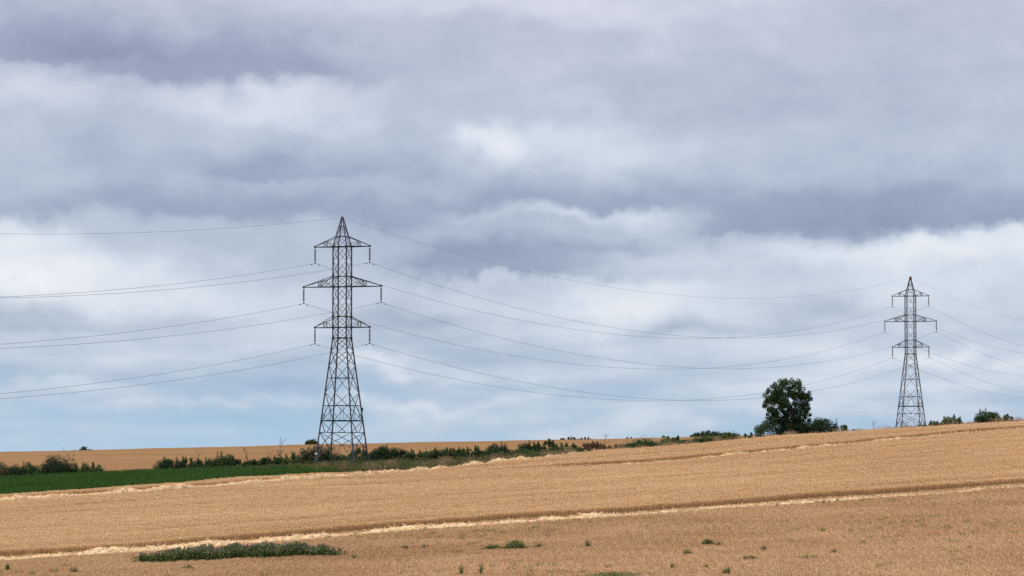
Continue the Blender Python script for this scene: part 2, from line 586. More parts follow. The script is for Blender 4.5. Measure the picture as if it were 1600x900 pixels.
N_WALL = curve_xy([(0, 371), (400, 384), (800, 396), (1200, 409), (1600, 421)])             # cut edge of the standing wheat
A_LINE = curve_xy([(0, 540), (250, 556), (500, 581), (600, 593), (700, 606), (800, 615), (900, 622)])
F_EDGE = curve_xy([(0, 549), (250, 569), (500, 597), (700, 615), (900, 627), (1200, 636), (1400, 645), (1600, 656)])
B_WALL = curve_xy([(560, 573), (800, 583), (1000, 591), (1200, 600), (1400, 612), (1600, 625)])
HEDGE = curve_xy([(0, 648), (500, 648), (900, 650), (1200, 655), (1600, 672)])


def px_of(X, Y):
    return 800 + F * np.asarray(X) / np.asarray(Y)


def in_view(X, Y, margin=14.0):
    return np.abs(X) < 0.129 * Y + margin


def wobble(X, s):
    return 0.5 * np.sin(X * 0.37 + s) + 0.3 * np.sin(X * 0.93 + 2 * s) + 0.25 * np.sin(X * 2.1 + s)


# ------------------------------------------------------------------ crops: one object per crop, tiles of plants instanced by geometry nodes
def scatter_group(n_tiles):
    ng = bpy.data.node_groups.new("scatter_tiles_%d" % n_tiles, 'GeometryNodeTree')
    ng.interface.new_socket("Geometry", in_out='INPUT', socket_type='NodeSocketGeometry')
    ng.interface.new_socket("Geometry", in_out='OUTPUT', socket_type='NodeSocketGeometry')
    n, l = ng.nodes, ng.links
    gi, go = n.new('NodeGroupInput'), n.new('NodeGroupOutput')

    def attr(name):
        a = n.new('GeometryNodeInputNamedAttribute')
        a.data_type = 'FLOAT'
        a.inputs['Name'].default_value = name
        return a.outputs['Attribute']

    def pick(k):
        c = n.new('FunctionNodeCompare')
        c.data_type = 'FLOAT'
        c.operation = 'EQUAL'
        l.new(attr('tile'), c.inputs[0])
        c.inputs[1].default_value = float(k)
        c.inputs['Epsilon'].default_value = 0.1
        s = n.new('GeometryNodeSeparateGeometry')
        s.domain = 'POINT'
        l.new(gi.outputs[0], s.inputs[0])
        l.new(c.outputs[0], s.inputs[1])
        return s.outputs[0]
    join = n.new('GeometryNodeJoinGeometry')
    for k in range(n_tiles):
        g2i = n.new('GeometryNodeGeometryToInstance')
        l.new(pick(k + 1), g2i.inputs[0])
        l.new(g2i.outputs[0], join.inputs[0])
    iop = n.new('GeometryNodeInstanceOnPoints')
    l.new(pick(0), iop.inputs['Points'])
    l.new(join.outputs[0], iop.inputs['Instance'])
    iop.inputs['Pick Instance'].default_value = True
    fi = n.new('FunctionNodeFloatToInt')
    l.new(attr('pick'), fi.inputs[0])
    l.new(fi.outputs[0], iop.inputs['Instance Index'])
    cx = n.new('ShaderNodeCombineXYZ')
    l.new(attr('rz'), cx.inputs[2])
    l.new(cx.outputs[0], iop.inputs['Rotation'])
    sx = n.new('ShaderNodeCombineXYZ')
    sx.inputs[0].default_value = 1.0
    sx.inputs[1].default_value = 1.0
    l.new(attr('sz'), sx.inputs[2])
    l.new(sx.outputs[0], iop.inputs['Scale'])
    l.new(iop.outputs[0], go.inputs[0])
    return ng


GROUPS = {}


def scatter(name, tiles, X, Y, Z, mat, seed, sz=(0.9, 1.1), tall=None):
    """tiles: list of (V, [faces], rnd)"""
    rng = np.random.default_rng(seed)
    n = len(X)
    Vs = [np.stack([X, Y, Z], 1)]
    rn = [np.zeros(n)]
    tl = [np.zeros(n)]
    f3, f4 = [], []
    off = n
    for k, (V, fs, r) in enumerate(tiles):
        Vs.append(V)
        rn.append(r)
        tl.append(np.full(len(V), k + 1.0))
        for f in fs:
            (f3 if f.shape[1] == 3 else f4).append(f + off)
        off += len(V)
    m = off - n
    extra = {
        'tile': np.concatenate(tl),
        'rz': np.concatenate([rng.integers(0, 4, n) * (math.pi / 2), np.zeros(m)]),
        'sz': np.concatenate([rng.uniform(sz[0], sz[1], n) * (1.0 if tall is None else tall), np.ones(m)]),
        'pick': np.concatenate([rng.integers(0, len(tiles), n).astype(float), np.zeros(m)]),
    }
    faces = []
    if f4:
        faces.append(np.concatenate(f4))
    if f3:
        faces.append(np.concatenate(f3))
    me = np_mesh(name, np.concatenate(Vs), faces, np.concatenate(rn), extra)
    o = link(name, me, mat)
    if len(tiles) not in GROUPS:
        GROUPS[len(tiles)] = scatter_group(len(tiles))
    md = o.modifiers.new("tiles", 'NODES')
    md.node_group = GROUPS[len(tiles)]
    return o


def blades(rng, n, size, h, w0, w1, lean, ear=None, base_z=0.0, half=0.5, r_lo=0.15, r_hi=0.65, ear_r=(0.45, 1.0), tip_gain=0.0):
    """n upright blades in a tile; each a tapered quad, with an optional drooping ear (len, width)"""
    x = rng.uniform(-half, half, n) * size
    y = rng.uniform(-half, half, n) * size
    yaw = rng.uniform(0, 2 * math.pi, n)
    hh = h * rng.uniform(0.8, 1.15, n)
    lx, ly = rng.normal(0, lean, n) * hh, rng.normal(0, lean, n) * hh
    cx, sy = np.cos(yaw), np.sin(yaw)
    r = rng.uniform(r_lo, r_hi, n)
    b = np.stack([x, y, np.full(n, base_z)], 1)
    t = np.stack([x + lx, y + ly, base_z + hh], 1)
    side = np.stack([cx, sy, np.zeros(n)], 1)
    V = np.stack([b - side * w0 / 2, b + side * w0 / 2, t + side * w1 / 2, t - side * w1 / 2], 1).reshape(-1, 3)
    Fq = np.arange(n * 4).reshape(-1, 4)
    rr = np.stack([r, r, r + tip_gain, r + tip_gain], 1).ravel()
    if ear:
        el, ew = ear
        er = rng.uniform(ear_r[0], ear_r[1], n)
        da = rng.uniform(0, 2 * math.pi, n)
        droop = rng.uniform(-0.3, 0.9, n)
        e = t + np.stack([np.cos(da) * el * 0.6, np.sin(da) * el * 0.6, el * droop], 1)
        mid = (t + e) / 2
        s2 = np.stack([-np.sin(da), np.cos(da), np.zeros(n)], 1)
        V2 = np.stack([t, mid - s2 * ew / 2, e, mid + s2 * ew / 2], 1).reshape(-1, 3)
        V3 = np.stack([t, mid + np.array([0, 0, -ew / 2]), e, mid + np.array([0, 0, ew / 2])], 1).reshape(-1, 3)
        k = len(V)
        V = np.concatenate([V, V2, V3])
        Fq = np.concatenate([Fq, np.arange(n * 8).reshape(-1, 4) + k])
        e4 = np.repeat(er, 4)
        rr = np.concatenate([rr, e4, e4])
    return V, [Fq], rr


def merge(*ts):
    V, f, r, off = [], {}, [], 0
    for (v, fs, rr) in ts:
        V.append(v)
        r.append(rr)
        for q in fs:
            f.setdefault(q.shape[1], []).append(q + off)
        off += len(v)
    return np.concatenate(V), [np.concatenate(x) for x in f.values()], np.concatenate(r)


def cells(x0, x1, y0, y1, step, rng, jit=0.3):
    X, Y = np.meshgrid(np.arange(x0, x1, step), np.arange(y0, y1, step))
    X, Y = X.ravel(), Y.ravel()
    return X + rng.uniform(-jit, jit, len(X)) * step, Y + rng.uniform(-jit, jit, len(X)) * step


def make_wheat():
    rng = np.random.default_rng(11)
    tiles = [blades(rng, 88, 1.08, 0.68, 0.022, 0.02, 0.07, ear=(0.14, 0.048), r_lo=-0.1, r_hi=0.22, ear_r=(0.42, 0.9)) for _ in range(5)]
    X, Y = cells(-105, 105, 360, 665, 1.0, rng, 0.12)
    keep = in_view(X, Y)
    px = px_of(X, Y)
    a, fe, bw = A_LINE(X), F_EDGE(X), B_WALL(X)
    nw = N_WALL(X) + 0.5 + 0.25 * wobble(X, 0.4)
    gapA = np.interp(px, [0, 500, 650, 800, 920], [24, 22, 14, 8, 4])
    wideB = np.interp(px, [560, 700, 1000, 1300, 1600], [0.0, 2.5, 9, 13, 12])
    main = (Y > nw) & (Y < fe - 0.4)
    tp = np.clip((px - 400) / 190, 0, 1) ** 1.5
    cutA = (Y > a - gapA) & (Y < a + 1.6 + tp * (fe - a) + 0.25 * wobble(X, 2.0)) & (px < 930)
    cutB = (Y < bw + 0.2 * wobble(X, 1.1)) & (Y > bw - wideB) & (px > 560)
    k = keep & main & ~cutA & ~cutB
    X, Y = X[k], Y[k]
    # thicker growth along the cut edges that face the camera
    ex = np.arange(-70, 75, 0.42)
    e1 = (ex, N_WALL(ex) + 0.55 + 0.25 * wobble(ex, 0.4))
    ex2 = np.arange(-85, -24, 0.45)
    a2 = A_LINE(ex2)
    tp = np.clip((px_of(ex2, a2) - 400) / 190, 0, 1) ** 1.5
    e2 = (ex2, a2 + 1.9 + tp * (F_EDGE(ex2) - a2) + 0.25 * wobble(ex2, 2.0))
    k2 = tp < 0.9
    e2 = (e2[0][k2], e2[1][k2])
    ex3 = np.arange(-8, 95, 0.45)
    e3 = (ex3, B_WALL(ex3) + 0.5 + 0.2 * wobble(ex3, 1.1))
    X = np.concatenate([X, e1[0], e2[0], e3[0]])
    Y = np.concatenate([Y, e1[1], e2[1], e3[1]])
    # the strip above the upper straw row thins out into the verge
    p = px_of(X, Y)
    strip = (Y > A_LINE(X) + 0.5) & (p < 620)
    tall = np.where(strip, np.interp(p, [380, 585], [1.0, 0.15]), 1.0)
    # drill bouts and wheelings: the crop stands a little lower along lines that follow the cut edge
    v = Y - N_WALL(X)
    tall *= 1.0 - 0.30 * np.exp(-((np.mod(v + 4.0, 24.0) - 12.0) / 0.9) ** 2) - 0.22 * np.exp(-((np.mod(v + 6.0, 24.0) - 12.0) / 0.9) ** 2)
    tall *= 1.0 + 0.07 * np.sin(v * 0.33 + 0.8 * np.sin(X * 0.05)) * np.sin(X * 0.08 + v * 0.02)
    o = scatter('wheat_crop', tiles, X, Y, ground_z(X, Y), M['wheat'], 5, tall=tall)
    tag(o, 'ripe golden wheat standing across the middle of the slope', 'wheat', kind='stuff')


def make_stubble():
    rng = np.random.default_rng(12)
    tiles = []
    for _ in range(5):
        st = blades(rng, 60, 1.08, 0.2, 0.035, 0.03, 0.16, r_lo=0.1, r_hi=0.95)
        lit = blades(rng, 22, 1.08, 0.10, 0.05, 0.02, 2.2, r_lo=0.2, r_hi=1.0, base_z=0.05)
        tiles.append(merge(st, lit))
    X, Y = cells(-75, 75, 262, 432, 1.0, rng, 0.12)
    k = in_view(X, Y) & (Y < N_WALL(X) + 0.3)
    X, Y = X[k], Y[k]
    o = scatter('stubble', tiles, X, Y, ground_z(X, Y), M['stubble'], 6)
    tag(o, 'short cut stubble covering the near part of the slope', 'stubble', kind='stuff')
    # cut strips beside the upper rows
    X, Y = cells(-95, 95, 505, 632, 1.0, rng, 0.12)
    px = px_of(X, Y)
    a, bw = A_LINE(X), B_WALL(X)
    k = in_view(X, Y) & (((Y > a - 26) & (Y < a + 1.6) & (px < 930)) | ((Y < bw) & (Y > bw - 14) & (px > 560)))
    X, Y = X[k], Y[k]
    o = scatter('stubble', tiles[:3], X, Y, ground_z(X, Y), M['stubble'], 7)
    tag(o, 'stubble in the cut strips high on the slope', 'stubble', kind='stuff')


def make_crop():
    rng = np.random.default_rng(13)
    tiles = [blades(rng, 46, 1.1, 0.95, 0.07, 0.03, 0.22, r_lo=0.05, r_hi=0.95) for _ in range(4)]
    X, Y = cells(-115, 0, 535, 646, 1.0, rng, 0.2)
    px = px_of(X, Y)
    lim = np.interp(px, [-300, 0, 250, 380, 470, 540], [645, 644, 642, 632, 618, 600])
    k = in_view(X, Y) & (Y > F_EDGE(X) + 0.6 + 0.3 * wobble(X, 3.0)) & (Y < lim) & (px < 540)
    drop = rng.uniform(0, 1, len(X)) < np.clip((px - 380) / 170, 0, 0.85)
    k &= ~drop
    X, Y = X[k], Y[k]
    o = scatter('green_crop', tiles, X, Y, ground_z(X, Y), M['crop'], 8, sz=(0.8, 1.15))
    tag(o, 'strip of dark green leafy crop at the left between wheat and hedge', 'crop', kind='stuff')


def make_grass():
    rng = np.random.default_rng(14)
    tiles = []
    for q in range(4):
        a = blades(rng, 40, 1.1, 0.3, 0.05, 0.012, 0.3, r_lo=0.0, r_hi=0.6)
        b = blades(rng, 6, 1.1, 0.5, 0.02, 0.015, 0.15, ear=(0.2, 0.06), r_lo=0.3, r_hi=0.7, ear_r=(0.6, 1.0))
        tiles.append(merge(a, b))
    X, Y = cells(-110, 105, 560, 690, 0.9, rng, 0.35)
    px = px_of(X, Y)
    h = HEDGE(X)
    lo = np.where(px < 540, np.interp(px, [-300, 0, 250, 380, 470, 540], [645, 644, 642, 628, 606, 596]), F_EDGE(X) + 0.3)
    hi = np.where(px < 900, h + 3, np.minimum(h + 4, F_EDGE(X) + 16))
    k = in_view(X, Y) & (Y > np.maximum(lo, F_EDGE(X) + 0.4)) & (Y < hi)
    X, Y = X[k], Y[k]
    px = px[k]
    dry = rng.uniform(0, 1, len(X)) < np.interp(px, [300, 560, 860, 930, 1150, 1350, 1600], [0.0, 0.25, 0.5, 0.9, 0.85, 0.8, 0.75])
    o = scatter('rough_grass', tiles, X[~dry], Y[~dry], ground_z(X[~dry], Y[~dry]), M['rough_grass'], 9, sz=(0.6, 1.5))
    tag(o, 'rough green verge grass between the wheat and the hedge', 'grass', kind='stuff')
    o = scatter('dry_grass', tiles, X[dry], Y[dry], ground_z(X[dry], Y[dry]), M['dry_grass'], 10, sz=(0.6, 1.9),
                tall=np.interp(px[dry], [900, 1150, 1290, 1600], [0.9, 0.9, 1.0, 1.5]) * np.clip(0.75 + 0.55 * np.sin(X[dry] * .45) * np.sin(X[dry] * 1.13 + 1), 0.35, 1.4))
    tag(o, 'dry brown grass along the crest of the field', 'grass', kind='stuff')




def make_undergrowth():
    # brambles and nettles that close the foot of the hedge
    rng = np.random.default_rng(15)
    tiles = []
    for q in range(4):
        n = 240
        p = np.stack([rng.normal(0, .45, n), rng.normal(0, .45, n), np.abs(rng.normal(0, .36, n)) + 0.05], 1)
        nr = rng.normal(0, 1, (n, 3)) + [0, 0, .4]
        nr /= np.linalg.norm(nr, axis=1)[:, None]
        a = np.cross(nr, rng.normal(0, 1, (n, 3)))
        a /= np.linalg.norm(a, axis=1)[:, None]
        b = np.cross(nr, a)
        sz = rng.uniform(0.06, 0.1, n)[:, None]
        V = np.stack([p - a * sz, p - b * sz * .7, p + a * sz, p + b * sz * .7], 1).reshape(-1, 3)
        tiles.append((V, [np.arange(n * 4).reshape(-1, 4)], np.repeat(np.clip(0.2 + p[:, 2] * .6 + rng.normal(0, .15, n), 0, 1), 4)))
    X = rng.uniform(-88, 45, 900)
    Y = HEDGE(X) + rng.normal(0, 1.0, 900)
    px = px_of(X, Y)
    k = (px < 165) | ((px > 245) & (px < 900)) | ((px > 980) & (px < 1150))
    k &= rng.uniform(0, 1, 900) < np.clip(0.75 + 0.5 * np.sin(X * .7) * np.sin(X * .23 + 1), 0.2, 1)
    X, Y = X[k], Y[k]
    tall = np.clip(1.15 + 0.5 * np.sin(X * .9 + 1) * np.sin(X * .37), 0.5, 1.8)
    o = scatter('hedge_undergrowth', tiles, X, Y, ground_z(X, Y), M['leaf_mid'], 16, sz=(0.7, 1.3), tall=tall)
    tag(o, 'tangled brambles and nettles along the foot of the hedge', 'undergrowth', kind='stuff')


make_undergrowth()
make_wheat()
make_stubble()
make_crop()
make_grass()


# ------------------------------------------------------------------ rows of cut straw
def straw_row(label, line, x0, x1, dy, width, height, seed):
    rng = np.random.default_rng(seed)
    xs = np.arange(x0, x1, 0.35)
    nc = 11
    t = np.linspace(-1, 1, nc)
    wv = width(xs) if callable(width) else np.full(len(xs), width)
    hv = height(xs) if callable(height) else np.full(len(xs), height)
    low = np.interp(xs, np.arange(x0 - 5, x1 + 5, 1.7), rng.uniform(0.45, 1.35, len(np.arange(x0 - 5, x1 + 5, 1.7))))
    cy = line(xs) + dy + 0.35 * wobble(xs, seed)
    X = np.repeat(xs[:, None], nc, 1) + rng.normal(0, 0.06, (len(xs), nc))
    Y = cy[:, None] + t[None, :] * (wv / 2)[:, None] * rng.uniform(0.85, 1.15, (len(xs), 1))
    prof = (1 - np.abs(t) ** 2.2)
    Z = ground_z(X, Y) - 0.03 + prof[None, :] * (hv * low)[:, None] * rng.uniform(0.6, 1.25, X.shape)
    base = float(xs.mean()), float(line(np.array([xs.mean()]))[0])
    o3 = np.array([base[0], base[1], gz(*base)])
    V = np.stack([X, Y, Z], -1).reshape(-1, 3) - o3
    i, j = np.meshgrid(np.arange(nc - 1), np.arange(len(xs) - 1))
    a = (j * nc + i).ravel()
    Fq = np.stack([a, a + nc, a + nc + 1, a + 1], 1)
    root = tag(empty('straw_row', tuple(o3)), label, 'straw row', 'rows of cut straw')
    link('straw_bed', np_mesh('straw_bed', V, [Fq], rng.uniform(0.1, 0.9, len(V))), M['straw'], root)
    n = int((x1 - x0) * 75)
    ii = rng.integers(0, len(V), n)
    p = V[ii] + rng.normal(0, 0.12, (n, 3)) * np.array([1, 1, 0.3]) + np.array([0, 0, 0.04])
    yaw = rng.uniform(0, 2 * math.pi, n)
    ln = rng.uniform(0.15, 0.5, n)
    dd = np.stack([np.cos(yaw) * ln, np.sin(yaw) * ln, rng.normal(0.02, 0.12, n)], 1)
    sd = np.stack([-np.sin(yaw), np.cos(yaw), rng.normal(0, 0.6, n)], 1) * 0.022
    VV = np.stack([p - sd, p + sd, p + dd + sd, p + dd - sd], 1).reshape(-1, 3)
    c = link('loose_straw', np_mesh('loose_straw', VV, [np.arange(n * 4).reshape(-1, 4)], np.repeat(rng.uniform(0.2, 1.0, n), 4)), M['straw'], root)
    c["kind"] = "stuff"


straw_row('pale row of cut straw running the whole width below the standing wheat', N_WALL, -66, 72, -7.2,
          lambda x: np.interp(x, [-60, 0, 30, 60], [6.0, 5.2, 3.6, 2.2]), lambda x: np.interp(x, [-60, 0, 30, 60], [.5, .42, .3, .2]), 31)
straw_row('pale row of cut straw below the green crop and the verge grass', A_LINE, -84, 12, -0.6,
          lambda x: np.interp(x, [-70, -20, 0, 12], [4.5, 3.6, 3.0, 2.0]), lambda x: np.interp(x, [-70, -20, 0, 12], [.62, .6, .72, .5]), 32)
straw_row('thin pale line of cut straw near the crest below the lone tree', B_WALL, 12, 84, -1.6,
          lambda x: np.interp(x, [12, 30, 60, 84], [1.4, 2.4, 1.8, 1.0]), lambda x: np.interp(x, [12, 30, 60, 84], [.25, .5, .36, .12]), 33)

# ------------------------------------------------------------------ pylons
ALPHA = math.atan2(129.5, 372.6)                     # the line runs away to the right
T1 = Vector((-27.5, 642.5, -0.6))
T2 = Vector((102.0, 1015.0, 6.85))
T0 = T1 - (T2 - T1)
T0.z = -6.2
T3 = T2 + (T2 - T1)
T3.z = 11.5
_H = [(-0.4, 6.81), (0, 6.73), (20.5, 2.32), (35.3, 2.32), (37.0, 1.56), (38.65, 0.78), (40.0, 0.2)]


def side(h):
    return float(np.interp(h, [a for a, b in _H], [b for a, b in _H]))


CORN = [(-1, -1), (1, -1), (1, 1), (-1, 1)]


def corner(k, h):
    sx, sy = CORN[k % 4]
    s = side(h) / 2
    return Vector((sx * s, sy * s, h))


ARMS = [(35.3, 37.0, 4.76), (28.8, 30.5, 6.74), (22.2, 24.0, 4.76)]
INS = 2.55


def build_pylon():
    root = empty('pylon', T1, -ALPHA)
    st = M['steel']

    def brace(a, b, w=0.095, name='brace'):
        return MB().bar(a, b, w).build(name, st, root)
    for k in range(4):
        m = MB()
        hs = [-0.4, 20.5, 35.3, 37.0, 40.0]
        for a, b in zip(hs[:-1], hs[1:]):
            m.bar(corner(k, a), corner(k, b), 0.18 if a < 30 else 0.14)
        leg = m.build('leg', st, root)
        c = corner(k, -0.3)
        MB().lathe([(0.45, -0.5), (0.45, 0.05), (0.36, 0.18)], (c.x, c.y, c.z), 10).build('footing', M['concrete'], root)
        # gusset plates where the arms meet the legs
        for h in (35.3, 30.5, 28.8, 24.0, 22.2, 20.5):
            p = corner(k, h)
            MB().box((p.x, p.y, p.z), (0.3, 0.3, 0.26)).build('gusset_plate', M['steel_dark'], leg)
    for k in range(4):
        def P(h, t):
            return corner(k, h).lerp(corner(k + 1, h), t)
        for a, b in ((38.65, 37.0), (37.0, 35.3), (35.3, 32.9), (32.9, 30.5), (30.5, 28.8), (28.8, 26.4), (26.4, 24.0), (24.0, 22.2), (22.2, 20.5),
                     (20.5, 18.4), (18.4, 16.0), (16.0, 11.65), (11.65, 7.1)):
            w = 0.066 if a > 21 else 0.09
            brace(P(a, 0), P(b, 1), w)
            brace(P(a, 1), P(b, 0), w)
        for h, w in ((38.65, .09), (37.0, .09), (35.3, .13), (30.5, .09), (28.8, .12), (24.0, .09), (22.2, .12), (20.5, .17), (14.0, .09), (9.55, .09), (7.1, .2)):
            brace(P(h, 0), P(h, 1), w, 'horizontal_bar')
        # the hip panel under the broad bar and the splayed foot panel
        for a, b in ((0, 1), (1, 0)):
            brace(P(7.1, a), P(5.2, 0.5 + (a - 0.5) * 0.16))
            brace(P(5.2, a), P(5.2, 0.5 + (a - 0.5) * 0.16), 0.11, 'horizontal_bar')
            brace(P(5.2, a), P(3.2, 0.5 + (b - 0.5) * 0.42))
            brace(P(3.2, 0.5 + (b - 0.5) * 0.42), P(0.15, b), 0.1)
            brace(P(3.2, 0.5 + (b - 0.5) * 0.42), P(2.6, b), 0.075)
            brace(P(3.9, a), P(2.0, 0.5 + (a - 0.5) * 0.72), 0.075)
            brace(P(9.55, 0.5 + (a - 0.5) * 0.5), P(7.1, 0.5 + (a - 0.5) * 0.5), 0.06)
            brace(P(7.1, 0.5 + (a - 0.5) * 0.5), P(8.4, a), 0.06)
    # cross arms
    for lo, hi, L in ARMS:
        for sgn in (-1, 1):
            tip = Vector((sgn * L, 0, lo))
            ks = (1, 2) if sgn > 0 else (0, 3)
            m = MB()
            for k in ks:
                m.bar(corner(k, lo), tip, 0.15)
                m.bar(corner(k, hi), tip + Vector((0, 0, 0.12)), 0.11)
            arm = m.build('cross_arm', st, root)
            for k in ks:
                for q in ((0.42, 0.58) if L < 6 else (0.36, 0.56)):
                    pass
                lo0, hi0 = corner(k, lo), corner(k, hi)
                tp = tip + Vector((0, 0, 0.12))
                if L < 6:
                    segs = [((lo0, tip, 0.52), (hi0, tp, 0.52)), ((lo0, tip, 0.45), (hi0, tp, 0.52)), ((lo0, tip, 0.0), (hi0, tp, 0.5))]
                else:
                    segs = [((lo0, tip, 0.5), (hi0, tp, 0.5)), ((lo0, tip, 0.42), (hi0, tp, 0.5)), ((lo0, tip, 0.42), (hi0, tp, 0.02)), ((lo0, tip, 0.5), (hi0, tp, 0.3)),
                            ((lo0, tip, 0.02), (hi0, tp, 0.44))]
                for (a0, a1, t), (b0, b1, u) in segs:
                    MB().bar(a0.lerp(a1, t), b0.lerp(b1, u), 0.07).build('arm_brace', st, arm)
            for t in (0.3, 0.52, 0.74):
                a, b = corner(ks[0], lo).lerp(tip, t), corner(ks[1], lo).lerp(tip, t)
                MB().bar(a, b, 0.06).build('arm_brace', st, arm)
            MB().box((tip.x, 0, lo + 0.02), (0.34, 0.22, 0.3)).build('tip_plate', M['steel_dark'], arm)
            # string of insulator discs with its clamp
            prof = [(0.03, 0.0), (0.03, -0.18)]
            nd = 13
            for d in range(nd):
                zz = -0.2 - d * (INS - 0.5) / nd
                prof += [(0.045, zz), (0.165, zz - 0.04), (0.16, zz - 0.09), (0.06, zz - 0.12)]
            prof += [(0.03, -INS + 0.25), (0.03, -INS + 0.05)]
            ins = MB().lathe([(r, z) for r, z in prof], (tip.x, 0, lo - 0.1), 10).build('insulator_string', M['insulator'], root)
            MB().box((tip.x, 0, lo - 0.1 - INS + 0.03), (0.16, 0.5, 0.16)).build('suspension_clamp', M['steel_dark'], ins)
    return root


def copy_tree(o, parent=None):
    c = o.copy()
    col.objects.link(c)
    c.parent = parent
    for ch in [x for x in bpy.data.objects if x.parent == o]:
        copy_tree(ch, c)
    return c


pylon1 = build_pylon()
bpy.context.view_layer.update()
pylon2 = copy_tree(pylon1)
pylon2.location = T2
tag(pylon1, 'large near grey lattice pylon with three pairs of arms standing by the hedge', 'pylon', 'lattice pylons')
tag(pylon2, 'smaller far lattice pylon with brown-topped peak on the crest right of the tree', 'pylon', 'lattice pylons')
MB().lathe([(0.16, -0.25), (0.2, 0.0), (0.16, 0.16), (0.06, 0.22)], (0, 0, 40.0), 8).build('peak_cap', M['steel_dark'], pylon1)
MB().lathe([(0.14, -0.5), (0.3, -0.3), (0.36, 0.0), (0.32, 0.3), (0.22, 0.55), (0.06, 0.68)], (0.05, 0, 39.72), 9).build('peak_cap', M['nest'], pylon2, True)
_p = corner(0, 1.75)
MB().box((_p.x + 0.0, _p.y - 0.2, 1.75), (0.4, 0.03, 0.34)).build('sign_plate', M['plate'], pylon1)
_p = corner(2, 8.9)
MB().box((_p.x + 0.12, _p.y - 0.05, 8.9), (0.28, 0.28, 0.65)).build('leg_box', M['steel_dark'], pylon1)


# ------------------------------------------------------------------ wires: each span of each line is a thing
def local(T, x, y, h):
    c, s = math.cos(-ALPHA), math.sin(-ALPHA)
    return Vector((T.x + c * x - s * y, T.y + s * x + c * y, T.z + h))


SPANS = [
    (T1, T0, 'from the near pylon off the left edge'),
    (T1, T2, 'sagging between the two pylons'),
    (T2, T3, 'from the far pylon off the right edge'),
]
for A, B, where in SPANS:
    rows = [('thin earth wire from the pylon peak,', 0.0, 40.05, 8.8, 0.018)]
    for (lo, hi, L), nm in zip(ARMS, ('top', 'middle', 'bottom')):
        for sgn, sd in ((-1, 'left'), (1, 'right')):
            rows.append(('conductor of the %s %s arm,' % (nm, sd), sgn * L, lo - 0.1 - INS, 10.1, 0.024))
    for lab, x, h, sag, rad in rows:
        a, b = local(A, x, 0, h), local(B, x, 0, h)
        n = 72
        P_ = [a.lerp(b, i / n) + Vector((0, 0, -4 * sag * (i / n) * (1 - i / n))) for i in range(n + 1)]
        r0 = tag(empty('power_line', a), lab + ' ' + where, 'power line', 'wires of the power line')
        MB().tube([p - a for p in P_], rad, 5).build('wire', M['wire'], r0, True)
        if x != 0:
            ends = [(a, b)] + ([(b, a)] if where.startswith('sagging') else [])
            for e0, e1 in ends:
                t = 1.5 / (e1 - e0).length
                p = e0.lerp(e1, t) + Vector((0, 0, -4 * sag * t * (1 - t) - 0.1)) - a
                d = (e1 - e0).normalized() * 0.24
                MB().tube([p - d, p - d * 0.5, p - d * 0.4, p + d * 0.4, p + d * 0.5, p + d], [0.07, 0.07, 0.025, 0.025, 0.07, 0.07], 6).build('damper', M['steel_dark'], r0)


# ------------------------------------------------------------------ shrubs and trees
def leaves(rng, clumps, n, size, spread=None, up=0.25):
    """clumps: array of (x, y, z, r, value); leaf quads gathered round the clump centres"""
    cl = np.asarray(clumps)
    w = cl[:, 3] ** 2
    k = rng.choice(len(cl), n, p=w / w.sum())
    d = rng.normal(0, 1, (n, 3))
    d /= np.linalg.norm(d, axis=1)[:, None]
    r = cl[k, 3] * rng.uniform(0.35, 1.05, n) ** 0.7
    p = cl[k, :3] + d * r[:, None]
    nrm = d + rng.normal(0, 0.7, (n, 3)) + np.array([0, 0, up])
    nrm /= np.linalg.norm(nrm, axis=1)[:, None]
    ref = rng.normal(0, 1, (n, 3))
    a = np.cross(nrm, ref)
    a /= np.linalg.norm(a, axis=1)[:, None] + 1e-9
    b = np.cross(nrm, a)
    s = size * rng.uniform(0.6, 1.3, n)
    a *= (s * 0.5)[:, None]
    b *= (s * 0.5)[:, None]
    V = np.stack([p - a * 1.2, p - b * 0.7, p + a * 1.2, p + b * 0.7], 1).reshape(-1, 3)
    val = np.clip(cl[k, 4] + rng.normal(0, 0.16, n), 0, 1)
    return V, np.arange(n * 4).reshape(-1, 4), np.repeat(val, 4)


